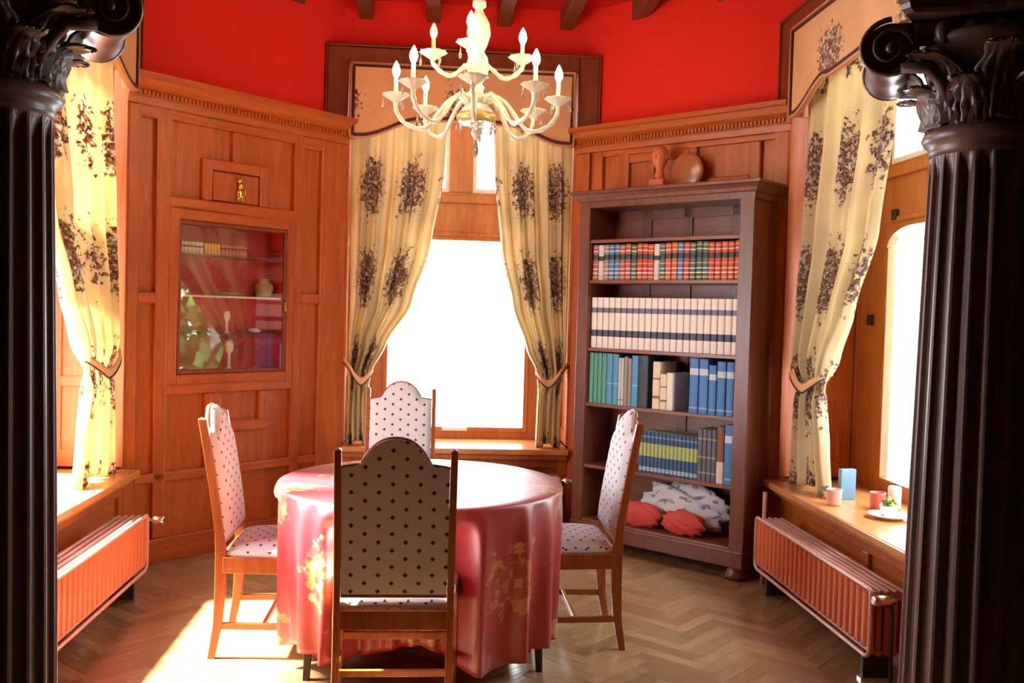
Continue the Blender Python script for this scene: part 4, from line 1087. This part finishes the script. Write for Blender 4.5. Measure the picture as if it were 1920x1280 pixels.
def arm(ang, r, zh, zlow, zdish, tube_h, lit=True):
    ca, sa = cos(ang), sin(ang)
    def P(rr, zz, w=0): return (rr*ca-w*sa, rr*sa+w*ca, zz)
    ctrl = [(.05, zh), (.10, zh+.035), (.16, zh-.01), (r*.62, zlow), (r*.85, zlow+.012), (r*.98, zlow+.07), (r, zdish-.02)] if r > .3 else [(.04, zh), (.08, zh-.03), (.13, zlow), (.18, zlow+.012), (r, zdish-.035), (r, zdish-.01)]
    pts = []
    for i in range(len(ctrl)-1):
        for k in range(5):
            t_ = k/5; g = lambda j: Vector((*ctrl[max(0, min(len(ctrl)-1, j))], 0)); p0, p1, p2, p3 = g(i-1), g(i), g(i+1), g(i+2)
            v = .5*((2*p1)+(-p0+p2)*t_+(2*p0-5*p1+4*p2-p3)*t_*t_+(-p0+3*p1-3*p2+p3)*t_**3); pts.append(P(v.x, v.y))
    pts.append(P(*ctrl[-1]))
    n = len(pts); a = MB().tube(pts, [.009+.004*abs(sin(k*.9)) for k in range(n)], 'chand_glass', 8).build('arm', ch)
    c = P(r, 0)
    mb = MB(); nn = 36; prof = [(.008, -.022), (.022, -.012), (.045, .004), (.066, .018), (.068, .022), (.045, .010), (.015, 0)]
    b = 0
    for rr, zz in prof:
        for i in range(nn):
            aa = 2*pi*i/nn; q_ = rr*(1+(.07*sin(aa*9) if rr > .04 else 0)); mb.v.append((c[0]+q_*cos(aa), c[1]+q_*sin(aa), zdish+zz))
    for k in range(len(prof)-1):
        for i in range(nn): mb.face([k*nn+i, k*nn+(i+1) % nn, (k+1)*nn+(i+1) % nn, (k+1)*nn+i], 'chand_glass', smooth=True)
    mb.build('dish', a)
    MB().lathe([(.012, zdish), (.0125, zdish+.02), (.0105, zdish+.022), (.0105, zdish+tube_h), (0, zdish+tube_h)], 'candle_sleeve', c=c, n=14).build('candle_sleeve', a)
    zb = zdish+tube_h
    MB().lathe([(.007, zb), (.016, zb+.014), (.0205, zb+.032), (.017, zb+.052), (.007, zb+.075), (0, zb+.085)], 'bulb_light' if lit else 'porcelain', c=c, n=14).build('bulb', a)
    for k in range(3):
        aa = ang+k*2.1; q_ = .062; MB().lathe([(0, -.055), (.006, -.045), (.007, -.03), (.002, -.012), (.001, .016)], 'crystal', c=(c[0]+q_*cos(aa), c[1]+q_*sin(aa), zdish), n=6, smooth=False).build('crystal_drop', a)
for k in range(8): arm(math.radians(-5+45*k), .41, 2.60, 2.475, 2.615, .105)
for k, (d, l) in enumerate(((2, 1), (92, 1), (182, 0), (258, 1))): arm(math.radians(d), .225, 2.80, 2.735, 2.825, .085, bool(l))
for k in range(10):
    a = 2*pi*k/10; MB().lathe([(0, -.06), (.007, -.045), (.008, -.03), (.002, -.01), (.001, .02)], 'crystal', c=(.095*cos(a), .095*sin(a), 2.51), n=6, smooth=False).build('crystal_drop', ch)
MB().lathe([(0, 2.33), (.012, 2.345), (.016, 2.37), (.010, 2.395), (.003, 2.42)], 'crystal', n=8, smooth=False).build('crystal_finial', ch)

# ------------------------------------------------------------------ trees outside the right-hand window
def tree(x, y, h, r, label, seed):
    rn = random.Random(seed); root = thing('garden_tree', label, 'tree', T(x, y, -1.2))
    MB().tube([(0, 0, 0), (.1, .05, h*.3), (0, 0, h*.6)], [.16, .12, .06], 'dark_wood', 8).build('trunk', root)
    mb = MB()
    for i in range(3600):
        a = rn.uniform(0, 6.28); p = rn.uniform(-1, 1); q_ = r*rn.uniform(.75, 1.0); c = (q_*cos(a)*sqrt(1-p*p), q_*sin(a)*sqrt(1-p*p), h*.62+q_*p*1.1)
        d = Vector((rn.uniform(-1, 1), rn.uniform(-1, 1), rn.uniform(-1, 1))).normalized()*.17; e = d.orthogonal().normalized()*.09
        b = len(mb.v); C_ = Vector(c); mb.v += [tuple(C_-d), tuple(C_+e), tuple(C_+d), tuple(C_-e)]; mb.face([b, b+1, b+2, b+3], 'leaf_green')
    mb.build('foliage', root, fix=False)
tree(6.5, 3.7, 4.3, 2.0, 'green garden tree outside, seen only as a reflection in the cabinet glass', 1)
